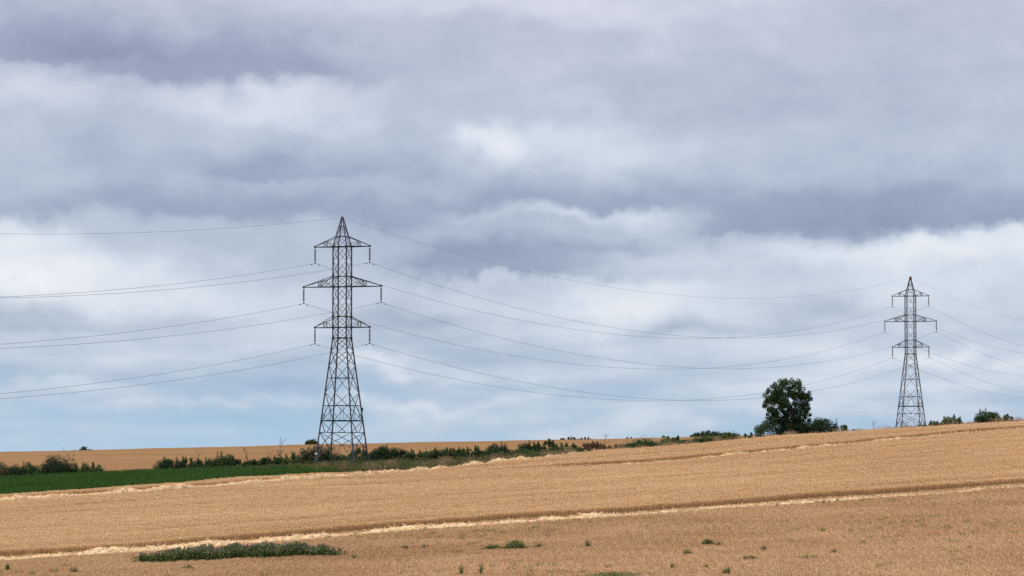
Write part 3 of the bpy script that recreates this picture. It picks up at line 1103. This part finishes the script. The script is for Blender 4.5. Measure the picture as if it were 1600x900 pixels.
def shrub(px, Y, w_px, top_row, label, mat='leaf_mid', style='round', seed=0, name='shrub', cat='shrub', group='hedge shrubs', dens=1.0, base_drop=0.0, sink=0.1):
    rng = np.random.default_rng(1000 + seed)
    m = Y / F
    X = (px - 800) * m
    g = gz(X, Y)
    w = w_px * m * (1.4 if Y < 900 else 1.05)
    h = max((HY - top_row) * m - g, 0.5)
    root = tag(empty(name, (X, Y, g - sink)), label, cat, group)
    dep = min(w, 3.4) * 0.75
    cl = []
    if style == 'round':
        n = max(12, int(20 * w * h / 6))
        while len(cl) < n:
            u, v, t = rng.uniform(-1, 1, 3)
            z = (t + 1) / 2
            if u * u + v * v + (z * 1.0) ** 2.4 < 1.02:
                r = rng.uniform(0.11, 0.19) * min(w, h * 1.4)
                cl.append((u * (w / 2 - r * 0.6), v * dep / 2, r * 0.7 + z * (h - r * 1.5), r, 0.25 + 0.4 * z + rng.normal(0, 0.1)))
    elif style == 'ragged':
        n = max(12, int(20 * w * h / 6))
        prof = rng.uniform(0.62, 1.0, 7)
        prof[rng.integers(2, 5)] = 1.0
        prof[0] *= 0.75
        prof[-1] *= 0.75
        for q in range(n):
            u = rng.uniform(-1, 1)
            top = h * np.interp(u, np.linspace(-1, 1, 7), prof)
            z = rng.uniform(0, 1) ** 0.8
            r = rng.uniform(0.09, 0.17) * min(w, h * 1.5)
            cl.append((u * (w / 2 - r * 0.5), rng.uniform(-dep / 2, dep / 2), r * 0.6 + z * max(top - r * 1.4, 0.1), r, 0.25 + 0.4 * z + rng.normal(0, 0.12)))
    else:   # loose upright shoots
        n = max(10, int(13 * w * h / 5))
        for q in range(n):
            u = rng.uniform(-1, 1)
            z = rng.uniform(0.05, 1)
            r = rng.uniform(0.07, 0.13) * min(w, h * 1.5)
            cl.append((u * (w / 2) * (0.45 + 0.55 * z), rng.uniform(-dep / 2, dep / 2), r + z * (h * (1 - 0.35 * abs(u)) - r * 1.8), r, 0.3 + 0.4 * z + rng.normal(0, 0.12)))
    # young shoots sticking out of the top
    for q in range(2 if style == 'round' else 4):
        u = rng.uniform(-0.8, 0.8)
        top = h * (1.0 - 0.3 * u * u)
        for t in np.linspace(0.7, 1.04, 5):
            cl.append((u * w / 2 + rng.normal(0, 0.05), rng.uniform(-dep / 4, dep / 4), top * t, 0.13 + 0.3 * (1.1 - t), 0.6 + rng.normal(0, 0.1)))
    nl = int(np.clip(420 * w * h * dens * (0.65 if style == 'sparse' else 1.0), 140, 9000))
    V, Fq, r = leaves(rng, cl, nl, 0.17 if Y < 900 else 0.3)
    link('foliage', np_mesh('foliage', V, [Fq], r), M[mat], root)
    for q in range(4):
        c = cl[rng.integers(0, len(cl))]
        b = Vector((rng.uniform(-0.15, 0.15), rng.uniform(-0.15, 0.15), -0.1))
        e = Vector(c[:3])
        mid = b.lerp(e, 0.5) + Vector((rng.normal(0, .1), rng.normal(0, .1), 0.15))
        MB().tube([b, mid, e], [0.05, 0.035, 0.015], 5).build('stem', M['bark'], root)
    return root


# hedge behind the green crop, left to right: px, distance, width px, top row, label, leaf, style
SHRUBS = [
    (14, 648, 52, 717, 'dark hedge shrub cut by the left edge of the picture', 'leaf_dark', 'ragged'),
    (54, 649, 38, 722, 'low brownish hedge shrub just left of the tall leftmost bush', 'leaf_mid', 'ragged'),
    (92, 648, 50, 708, 'tallest bush of the left hedge with twiggy shoots', 'leaf_dark', 'round'),
    (135, 648, 42, 722, 'low shrub ending the left hedge beside the gap', 'leaf_mid', 'ragged'),
    (264, 647, 40, 713, 'dark rounded shrub just right of the hedge gap', 'leaf_dark', 'round'),
    (290, 648, 24, 714, 'small loose shrub with spreading shoots, second right of the hedge gap', 'leaf_mid', 'sparse'),
    (318, 648, 36, 716, 'low dark shrub third right of the hedge gap', 'leaf_dark', 'ragged'),
    (346, 648, 34, 706, 'peaked shrub rising above its neighbours in the middle left hedge', 'leaf_mid', 'ragged'),
    (375, 648, 38, 714, 'low dark shrub just right of the peaked hedge shrub', 'leaf_dark', 'round'),
    (404, 648, 38, 713, 'low dark shrub in front of the left cluster of dead twigs', 'leaf_dark', 'round'),
    (433, 648, 32, 712, 'dark shrub at the foot of the bare dead sapling', 'leaf_dark', 'round'),
    (458, 648, 26, 707, 'shrub between the dead sapling and the big round bush', 'leaf_mid', 'ragged'),
    (498, 650, 62, 693, 'big dark rounded bush behind the left foot of the near pylon', 'leaf_dark', 'round'),
    (537, 650, 24, 712, 'low scrubby shrub seen under the middle of the near pylon', 'leaf_mid', 'ragged'),
    (568, 650, 40, 700, 'dark bush behind the right foot of the near pylon', 'leaf_dark', 'ragged'),
    (602, 648, 36, 694, 'dense dark bush just right of the near pylon', 'leaf_dark', 'round'),
    (627, 649, 32, 698, 'dense dark bush second right of the near pylon', 'leaf_dark', 'round'),
    (653, 648, 34, 704, 'low loose shrub between two bushes right of the near pylon', 'leaf_mid', 'ragged'),
    (690, 648, 38, 699, 'light green leafy bush right of the near pylon hedge bushes', 'leaf_pale', 'ragged'),
    (717, 649, 26, 699, 'loose upright shrub right of the light green leafy bush', 'leaf_mid', 'ragged'),
    (740, 649, 24, 697, 'small shrub left of the dome-shaped bush in the verge', 'leaf_mid', 'sparse'),
    (776, 650, 34, 690, 'dome-shaped bush standing apart in the verge', 'leaf_dark', 'round'),
    (800, 651, 18, 703, 'little scrub plant between the dome-shaped bush and the bush pair', 'leaf_mid', 'ragged'),
    (826, 651, 32, 689, 'broad bush, left member of the three side by side on the verge', 'leaf_dark', 'round'),
    (843, 652, 18, 690, 'narrow bush in the middle of three side by side on the verge', 'leaf_mid', 'round'),
    (856, 652, 16, 686, 'narrow upright bush, right member of the three on the verge', 'leaf_mid', 'ragged'),
    (886, 653, 40, 692, 'low green scrub left of the brown bush', 'leaf_mid', 'ragged'),
    (928, 653, 44, 690, 'brown withered bush in the verge', 'leaf_brown', 'round'),
    (962, 654, 40, 694, 'low reddish brown weeds right of the brown bush', 'leaf_brown', 'ragged'),
    (1001, 654, 40, 688, 'green bush right of the reddish brown weeds', 'leaf_mid', 'round'),
    (1055, 656, 36, 681, 'spreading green bush left of the distant wood', 'leaf_mid', 'round'),
    (1085, 657, 32, 689, 'greyish scrub in front of the left end of the distant wood', 'leaf_dark', 'ragged'),
    (1110, 657, 20, 689, 'small scrub in front of the middle of the distant wood', 'leaf_mid', 'ragged'),
    (1132, 657, 22, 690, 'small scrub in front of the right part of the distant wood', 'leaf_dark', 'ragged'),
    (1176, 655, 22, 676, 'small leafy shoot clump at the left foot of the tree thicket', 'leaf_mid', 'sparse'),
    (1214, 655, 50, 648, 'dark thicket bush at the left foot of the tall tree', 'leaf_dark', 'ragged'),
    (1244, 654, 46, 653, 'dark thicket bush straight under the tall tree', 'leaf_dark', 'round'),
    (1283, 653, 50, 651, 'rounded dark bush at the right foot of the tall tree', 'leaf_dark', 'round'),
    (1284, 647, 26, 674, 'low reddish dry weeds before the rounded bush by the tree', 'leaf_brown', 'ragged'),
    (1318, 655, 10, 664, 'tiny lone leafy shoot right of the tree thicket', 'leaf_mid', 'sparse'),
    (1334, 656, 34, 671, 'low green weeds between the tree thicket and the bare twig', 'leaf_pale', 'ragged'),
    (1456, 660, 30, 658, 'low scrub at the right foot of the far pylon', 'leaf_pale', 'ragged'),
    (1486, 662, 26, 648, 'leafy shrub between the far pylon and the rightmost bushes', 'leaf_mid', 'ragged'),
    (1543, 666, 32, 638, 'tall leafy bush on the crest near the right edge', 'leaf_mid', 'round'),
    (1562, 668, 18, 650, 'low bush hugging the right side of the tall crest bush', 'leaf_dark', 'ragged'),
    (1577, 668, 16, 647, 'sparse twiggy shrub rightmost on the crest', 'leaf_pale', 'sparse'),
]
for i, (px, Y, w, top, lab, mt, sty) in enumerate(SHRUBS):
    shrub(px, Y, w, top, lab, mt, sty, seed=i, dens=1.7 if 'thicket bush' in lab or 'rounded dark' in lab else 1.15)
# bushes along the far skyline
FAR = [
    (487, 1290, 22, 684, 'pale green bush on the skyline left of the near pylon legs', 'leaf_pale', 'round'),
    (878, 1290, 14, 684, 'small skyline bush, left of three on the far ridge', 'leaf_far', 'ragged'),
    (894, 1290, 16, 681, 'ragged skyline bush, middle of three on the far ridge', 'leaf_far', 'ragged'),
    (914, 1290, 24, 682, 'rounded skyline bush, right of three on the far ridge', 'leaf_far', 'round'),
    (983, 1290, 16, 682, 'lone small bush on the far ridge between two hedge bushes', 'leaf_far', 'round'),
    (1036, 1290, 14, 680, 'small round skyline bush at the left of the distant wood', 'leaf_far', 'round'),
]
for i, (px, Y, w, top, lab, mt, sty) in enumerate(FAR):
    shrub(px, Y, w, top, lab, mt, sty, seed=200 + i, name='skyline_bush', cat='bush', group='bushes on the far ridge', sink=0.3)


def far_clump(name, label, cat, px, Y, w_px, top_row, n, seed, kind=None, prof=None):
    rng = np.random.default_rng(seed)
    m = Y / F
    X = (px - 800) * m
    g = gz(X, Y)
    w, h = w_px * m, (HY - top_row) * m - g
    cl = []
    for q in range(n):
        u = rng.uniform(-1, 1)
        top = h * np.interp(u, np.linspace(-1, 1, len(prof)), prof)
        z = rng.uniform(0.5, 1)
        r = h * rng.uniform(0.05, 0.10)
        cl.append((u * w / 2, rng.uniform(-w / 4, w / 4), z * (top - r), r, 0.3 + 0.35 * z + rng.normal(0, 0.12)))
    V, Fq, r = leaves(rng, cl, int(n * 75), h * 0.045)
    root = tag(empty(name, (X, Y, g - 0.3)), label, cat, kind=kind)
    link('crown', np_mesh('crown', V, [Fq], r), M['leaf_far'], root)
    for q in range(5):
        x = rng.uniform(-0.8, 0.8) * w / 2
        MB().tube([(x, 0, -0.5), (x + 0.1, 0, h * 0.5)], [0.25, 0.1], 6).build('trunk', M['bark'], root)


far_clump('far_wood', 'dark distant wood behind the ridge left of the tall tree', 'wood', 1122, 2100, 100, 670, 420, 71, 'stuff',
          [0.72, 0.88, 0.98, 1.0, 0.98, 0.96, 0.93, 0.9, 0.84, 0.78])
far_clump('skyline_thicket', 'small dark thicket alone on the far left skyline', 'thicket', 138, 1500, 27, 694.5, 90, 72, None, [0.7, 0.95, 1.0, 0.85, 0.75, 0.66, 0.6])


def twigs(px, Y, top_row, label, seed, spread=0.35, n=7, r0=0.05, name='dead_sapling', cat='sapling'):
    rng = np.random.default_rng(seed)
    m = Y / F
    X = (px - 800) * m
    g = gz(X, Y)
    h = (HY - top_row) * m - g
    root = tag(empty(name, (X, Y, g)), label, cat, 'bare dead stems in the hedge')
    main = [Vector((0, 0, -0.1))]
    for k in range(1, 6):
        main.append(Vector((rng.normal(0, 0.06 * k), rng.normal(0, 0.05 * k), h * k / 5)))
    MB().tube(main, [r0, r0 * .9, r0 * .8, r0 * .65, r0 * .5, r0 * .35], 5).build('stem', M['dead_twig'], root)
    for q in range(n):
        t = rng.uniform(0.35, 0.85)
        k = int(t * 5)
        p = main[k].lerp(main[k + 1], t * 5 - k)
        an = rng.uniform(0, 2 * math.pi)
        L = h * rng.uniform(0.18, 0.4)
        e = p + Vector((math.cos(an) * L * spread * 1.6, math.sin(an) * L * spread, L * rng.uniform(0.6, 1.0)))
        mid = p.lerp(e, 0.5) + Vector((rng.normal(0, .05), rng.normal(0, .05), -0.05))
        b = MB().tube([p, mid, e], [r0 * .55, r0 * .42, r0 * .25], 4)
        for s in range(2):
            f = mid.lerp(e, rng.uniform(0, 0.8))
            b.tube([f, f + Vector((rng.normal(0, .25), rng.normal(0, .2), rng.uniform(0.15, 0.45)))], [r0 * .35, r0 * .2], 4)
        b.build('branch', M['dead_twig'], root)


twigs(437, 648.5, 686, 'bare dead sapling standing tallest above the left hedge', 81, 0.3, 9, 0.055)
twigs(387, 648.5, 700, 'short bare twiggy sapling left of the tallest dead sapling', 82, 0.3, 9, 0.05)
twigs(424, 648.5, 703, 'thin bare stem close to the left of the tallest dead sapling', 83, 0.5, 6, 0.04)
twigs(310, 648.5, 706, 'short bare twig above the hedge left of the peaked shrub', 84, 0.4, 6, 0.035)
twigs(107, 648.5, 704, 'bare twigs sticking out of the tallest left hedge bush', 85, 0.7, 7, 0.035)
twigs(945, 654, 680, 'bare twigs above the brown withered bush', 86, 0.6, 7, 0.035)
twigs(1365, 657, 657, 'thin bare twig on the crest left of the far pylon', 87, 0.3, 6, 0.035)


def big_tree():
    rng = np.random.default_rng(95)
    Y = 656.0
    m = Y / F
    X = (1230 - 800) * m
    g = gz(X, Y)
    top = (HY - 586.5) * m - g
    root = tag(empty('tree', (X, Y, g - 0.1)), 'tall round-crowned leafy tree standing alone on the crest', 'tree')
    W_ = 40.5 * m                        # crown half-width
    cz, rz = top - 4.55, 4.5             # crown centre and half-height
    # trunk with fanning limbs
    fork = Vector((0.1, 0, 2.2))
    trunk = MB().tube([(0, 0, -0.4), (0.05, 0.02, 0.8), (0.1, 0, 2.2), (0.16, 0.05, 3.4), (0.1, 0, 5.2), (0.2, 0.1, top * 0.8)],
                      [0.34, 0.27, 0.23, 0.18, 0.12, 0.04], 9).build('trunk', M['bark'], root, True)
    limbs = []
    for q in range(17):
        an = 2 * math.pi * (q + rng.uniform(-.3, .3)) / 17 * 3
        t = rng.uniform(0, 1)
        s = Vector((0.1, 0, rng.uniform(1.8, 4.6)))
        rr = rng.uniform(0.5, 0.9)
        e = Vector((math.cos(an) * W_ * rr, math.sin(an) * W_ * 0.8 * rr, cz + rz * rng.uniform(-0.35, 0.75) * (1.15 - rr * 0.5)))
        mid = s.lerp(e, 0.5) + Vector((0, 0, 0.25))
        a = [s, s.lerp(mid, 0.5) + Vector((0, 0, 0.1)), mid, mid.lerp(e, 0.6), e]
        MB().tube(a, [0.11, 0.09, 0.065, 0.045, 0.02], 6).build('limb', M['bark'], trunk, True)
        limbs.append(a)
    cl = []
    # leaf clumps: dense towards the outside and the top, open round the lower limbs
    tries = 0
    while len(cl) < 210 and tries < 20000:
        tries += 1
        d = rng.normal(0, 1, 3)
        d /= np.linalg.norm(d)
        rr = rng.uniform(0.25, 1.0) ** 0.45
        u = d * rr
        lobes = 1.0 + 0.035 * math.sin(3.1 * math.atan2(u[2], u[0]) + 1.0) + 0.045 * math.sin(7.3 * math.atan2(u[2], u[0]))
        if u[2] < 0.0 and rr < 0.8 and rng.uniform() < 0.6:
            continue
        r = rng.uniform(0.34, 0.62)
        p = np.array([u[0] * (W_ - r * 0.7) * lobes, u[1] * (W_ - r) * 0.85, cz + u[2] * (rz - r * 0.7) * lobes])
        if any((p[0] - c[0]) ** 2 + (p[1] - c[1]) ** 2 + (p[2] - c[2]) ** 2 < 0.42 ** 2 for c in cl):
            continue
        cl.append((p[0], p[1], p[2], r, 0.40 + 0.22 * u[2] - 0.14 * u[0] + rng.normal(0, 0.1)))  # leaf value rises towards top and left: the sunlit side is painted in
    # low straggling growth at the sides
    for q in range(40):
        an = rng.uniform(0, 2 * math.pi)
        cl.append((math.cos(an) * W_ * rng.uniform(0.4, 1.0), math.sin(an) * W_ * .7, rng.uniform(2.0, 4.8), rng.uniform(0.28, 0.45), 0.3))
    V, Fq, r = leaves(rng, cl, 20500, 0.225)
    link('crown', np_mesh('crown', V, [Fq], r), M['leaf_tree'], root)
    nodes = [p for a in limbs for p in a[1:]]
    for c in cl:
        e = Vector(c[:3])
        n0 = min(nodes, key=lambda p: (p - e).length)
        if (n0 - e).length < 2.6:
            MB().tube([n0, n0.lerp(e, 0.5) + Vector((0, 0, -0.06)), e], [0.035, 0.025, 0.012], 4).build('twig', M['bark'], root)


big_tree()


# ------------------------------------------------------------------ weeds in the stubble
def ground_hit(px, row, y0=270.0, y1=440.0):
    """where the line of sight through a photo point meets the near slope"""
    a = np.arange(y0, y1, 0.5)
    z = (HY - row) * a / F
    g = ground_z((px - 800) * a / F, a)
    k = np.argmax(g > z)
    Y = float(a[k]) if g[k] > z[k] else 300.0
    return (px - 800) * Y / F, Y


def thistle_patch():
    rng = np.random.default_rng(61)
    base = ground_hit(375, 878)
    o3 = np.array([base[0], base[1], gz(*base)])
    x0, y0 = ground_hit(214, 881)
    x1, y1 = ground_hit(534, 870)
    n = 2300
    u = rng.uniform(0, 1, n)
    d = rng.uniform(0, 1, n)
    dep = 9.0 * np.clip(np.sin(np.pi * np.clip(u, 0, 1)) ** 0.8, 0.02, 1)
    X = x0 + (x1 - x0) * u
    yl = y0 + (y1 - y0) * u - 2.5 * np.sin(np.pi * u) ** 1.0
    Y = yl + d * dep + rng.normal(0, 0.35, n)
    X = X + rng.normal(0, 0.3, n)
    edge = np.clip(np.minimum(u * 4, (1 - u) * 3.5), 0, 1)
    Y = Y + 0.7 * np.sin(X * 1.3) + 0.5 * np.sin(X * 3.1 + 1)
    rim = np.clip(np.minimum(d, 1 - d) * 7, 0, 1)
    keep = rng.uniform(0, 1, n) < (0.10 + 0.9 * edge) * (0.3 + 0.7 * rim)
    X, Y, edge = X[keep], Y[keep], edge[keep]
    n = len(X)
    Z = ground_z(X, Y)
    h = (0.65 + 0.26 * edge) * rng.uniform(0.6, 1.25, n) * (1 + 0.12 * np.sin(X * 2.3))
    Vs, rs = [], []
    for lvl in np.linspace(0.12, 0.95, 7):
        for s in range(2):
            yaw = rng.uniform(0, 2 * math.pi, n)
            L = 0.26 * (1.15 - 0.6 * lvl)
            c = np.stack([X, Y, Z + h * lvl], 1)
            dr = np.stack([np.cos(yaw) * L, np.sin(yaw) * L, np.full(n, 0.10)], 1)
            sd = np.stack([-np.sin(yaw), np.cos(yaw), rng.normal(0, 0.5, n)], 1) * 0.045
            Vs.append(np.stack([c, c + dr * .5 - sd, c + dr, c + dr * .5 + sd], 1).reshape(-1, 3))
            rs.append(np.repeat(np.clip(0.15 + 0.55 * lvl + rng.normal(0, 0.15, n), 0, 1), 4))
    # stalks
    w = 0.025
    yaw = rng.uniform(0, math.pi, n)
    sd = np.stack([np.cos(yaw) * w, np.sin(yaw) * w, np.zeros(n)], 1)
    b = np.stack([X, Y, Z], 1)
    t = b + np.stack([np.zeros(n), np.zeros(n), h], 1)
    Vs.append(np.stack([b - sd, b + sd, t + sd, t - sd], 1).reshape(-1, 3))
    rs.append(np.full(n * 4, 0.3))
    V = np.concatenate(Vs) - o3
    root = tag(empty('thistle_patch', tuple(o3)), 'long dark green patch of flowering thistles in the near stubble', 'thistles', kind='stuff')
    link('leaves', np_mesh('leaves', V, [np.arange(len(V)).reshape(-1, 4)], np.concatenate(rs)), M['thistle'], root)
    # greyish flower heads on branched tops
    Vs, rs = [], []
    for s in range(4):
        o = np.stack([rng.normal(0, 0.09, n), rng.normal(0, 0.09, n), h + rng.uniform(-0.12, 0.1, n)], 1)
        c = b + o
        r = 0.036
        Vs.append(np.stack([c + [r, 0, 0], c + [0, r, 0], c + [-r, 0, 0], c + [0, -r, 0], c + [0, 0, r * 1.5], c + [0, 0, -r * 1.5]], 1).reshape(-1, 3))
        rs.append(np.repeat(rng.uniform(0, 1, n), 6))
    V = np.concatenate(Vs) - o3
    k = np.arange(len(V) // 6)[:, None, None] * 6
    Ft = (np.array([[0, 1, 4], [1, 2, 4], [2, 3, 4], [3, 0, 4], [1, 0, 5], [2, 1, 5], [3, 2, 5], [0, 3, 5]])[None] + k).reshape(-1, 3)
    link('flower_heads', np_mesh('flower_heads', V, [Ft], np.concatenate(rs)), M['thistle_head'], root)


thistle_patch()


def weed(px, row, w_px, h_px, label, seed, n=None, mat='weed', name='weed_tuft', cat='weeds', group='weeds in the stubble', kind=None, lean=0.25, y1=440.0):
    rng = np.random.default_rng(seed)
    X, Y = ground_hit(px, row, y1=y1)
    if any(q in label for q in ('faint', 'pale', 'thin')) and 'wide' not in label:
        mat = 'rough_grass'
    m = Y / F
    w, h = w_px * m, h_px * m
    dep = max(w * 0.9, 0.5)
    n = int((n or int(60 + 110 * w)) * (0.75 if px > 1000 else 1.0))
    u, v = rng.normal(0, 0.42, n), rng.normal(0, 0.42, n)
    x, y = u * w / 2, v * dep / 2
    hh = h * np.clip(1.1 - 0.6 * np.abs(u), 0.25, 1.1) * rng.uniform(0.6, 1.1, n)
    yaw = rng.uniform(0, 2 * math.pi, n)
    z = ground_z(X + x, Y + y) - gz(X, Y)
    b = np.stack([x, y, z], 1)
    t = b + np.stack([rng.normal(0, lean, n) * hh, rng.normal(0, lean, n) * hh, hh], 1)
    sd = np.stack([np.cos(yaw), np.sin(yaw), np.zeros(n)], 1)
    V1 = np.stack([b - sd * .02, b + sd * .02, t + sd * .006, t - sd * .006], 1).reshape(-1, 3)
    Vs, rr = [V1], [np.repeat(rng.uniform(0.1, 0.8, n), 4)]
    for lv in (0.45, 0.75):
        c = b + (t - b) * lv
        an = rng.uniform(0, 2 * math.pi, n)
        L = 0.18
        dr = np.stack([np.cos(an) * L, np.sin(an) * L, np.full(n, 0.08)], 1)
        s2 = np.stack([-np.sin(an), np.cos(an), np.zeros(n)], 1) * 0.03
        Vs.append(np.stack([c, c + dr * .5 - s2, c + dr, c + dr * .5 + s2], 1).reshape(-1, 3))
        rr.append(np.repeat(rng.uniform(0.2, 1.0, n), 4))
    V = np.concatenate(Vs)
    o = link(name, np_mesh(name, V, [np.arange(len(V)).reshape(-1, 4)], np.concatenate(rr)), M[mat])
    o.location = (X, Y, gz(X, Y))
    tag(o, label, cat, group, kind)


weed(770, 860, 40, 9, 'low grassy weed tuft just left of the brightest green tuft', 301)
weed(806, 859, 44, 15, 'brightest bushy green weed tuft in the middle of the stubble', 302, n=420)
weed(842, 857, 22, 9, 'faint weed tuft just right of the brightest green tuft', 303, n=60)
weed(1105, 853, 22, 12, 'compact green weed tuft right of centre in the stubble', 304, n=200)
weed(1122, 854, 24, 8, 'faint weeds touching the right side of the compact green tuft', 305, n=50)
weed(1072, 868, 18, 11, 'small weed tuft down left of the compact green tuft', 306, n=70)
weed(1170, 876, 34, 9, 'pale flat weed tuft down right of the compact green tuft', 307, n=120)
weed(1192, 862, 14, 10, 'thin weed tuft up right of the pale flat tuft', 308, n=40)
weed(1262, 874, 44, 8, 'faint scattered weeds at the lower right of the stubble', 309, n=70)
weed(1302, 866, 18, 9, 'thin weed stems right of the faint scattered weeds', 310, n=36)
weed(918, 856, 10, 12, 'thin upright weed between the two main green tufts', 311, n=36)
weed(634, 859, 20, 8, 'faint weed tuft right of the thistle patch, nearer the straw row', 312, n=60)
weed(664, 856, 16, 6, 'fainter second weed tuft right of the thistle patch', 313, n=36)
weed(554, 874, 9, 8, 'tiny dark weed beside the right tip of the thistle patch', 314, n=30)
weed(721, 899, 6, 20, 'tall spiky weed at the bottom edge, left of a pair', 315, n=34, lean=0.08)
weed(752, 899, 6, 21, 'tall spiky weed at the bottom edge, right of a pair', 316, n=34, lean=0.08)
weed(955, 903, 130, 10, 'wide thin green weed patch cut by the bottom edge', 317, n=420)
weed(1135, 899, 14, 16, 'upright weed at the bottom edge right of the wide patch', 318, n=60)
weed(1050, 890, 8, 14, 'thin dark weed stem above the right end of the wide bottom patch', 319, n=24, lean=0.1)
weed(1103, 889, 7, 9, 'small dark weed in the lower right stubble', 320, n=30)
weed(14, 893, 8, 14, 'dark spiky weed in the bottom left corner', 321, n=50, lean=0.1)
weed(116, 896, 16, 11, 'dark weed pair near the bottom left corner', 322, n=50)
weed(294, 890, 22, 9, 'faint weeds below the left part of the thistle patch', 323, n=50)
lab7 = ('third', 'fourth', 'fifth', 'sixth', 'seventh and last', 'second', 'first')
for i, (px, row) in enumerate(((1262, 786), (1275, 787), (1286, 788), (1295, 787), (1308, 785), (1237, 791), (1214, 792))):
    weed(px, row, 6, 7, lab7[i] + ' from left of the tiny dark weeds under the right straw row', 330 + i, n=22, lean=0.12, name='tiny_weed', group='tiny weeds in a row', y1=460.0)


def sparse_weeds():
    rng = np.random.default_rng(66)
    X, Y = rng.uniform(-55, 55, 1500), rng.uniform(275, 425, 1500)
    k = in_view(X, Y, 6) & (Y < N_WALL(X) - 8) & (np.sin(X * .17 + 2) + np.sin(Y * .09 + X * .06) + rng.normal(0, .6, 1500) > 0.9)
    X, Y = X[k], Y[k]
    tiles = [blades(rng, 26, 0.7, 0.36, 0.03, 0.01, 0.35, r_lo=0.0, r_hi=0.8) for _ in range(3)]
    o = scatter('sparse_weeds', tiles, X, Y, ground_z(X, Y), M['weed'], 67, sz=(0.5, 1.2))
    tag(o, 'thin scattering of short weeds through the near stubble', 'weeds', kind='stuff')


sparse_weeds()
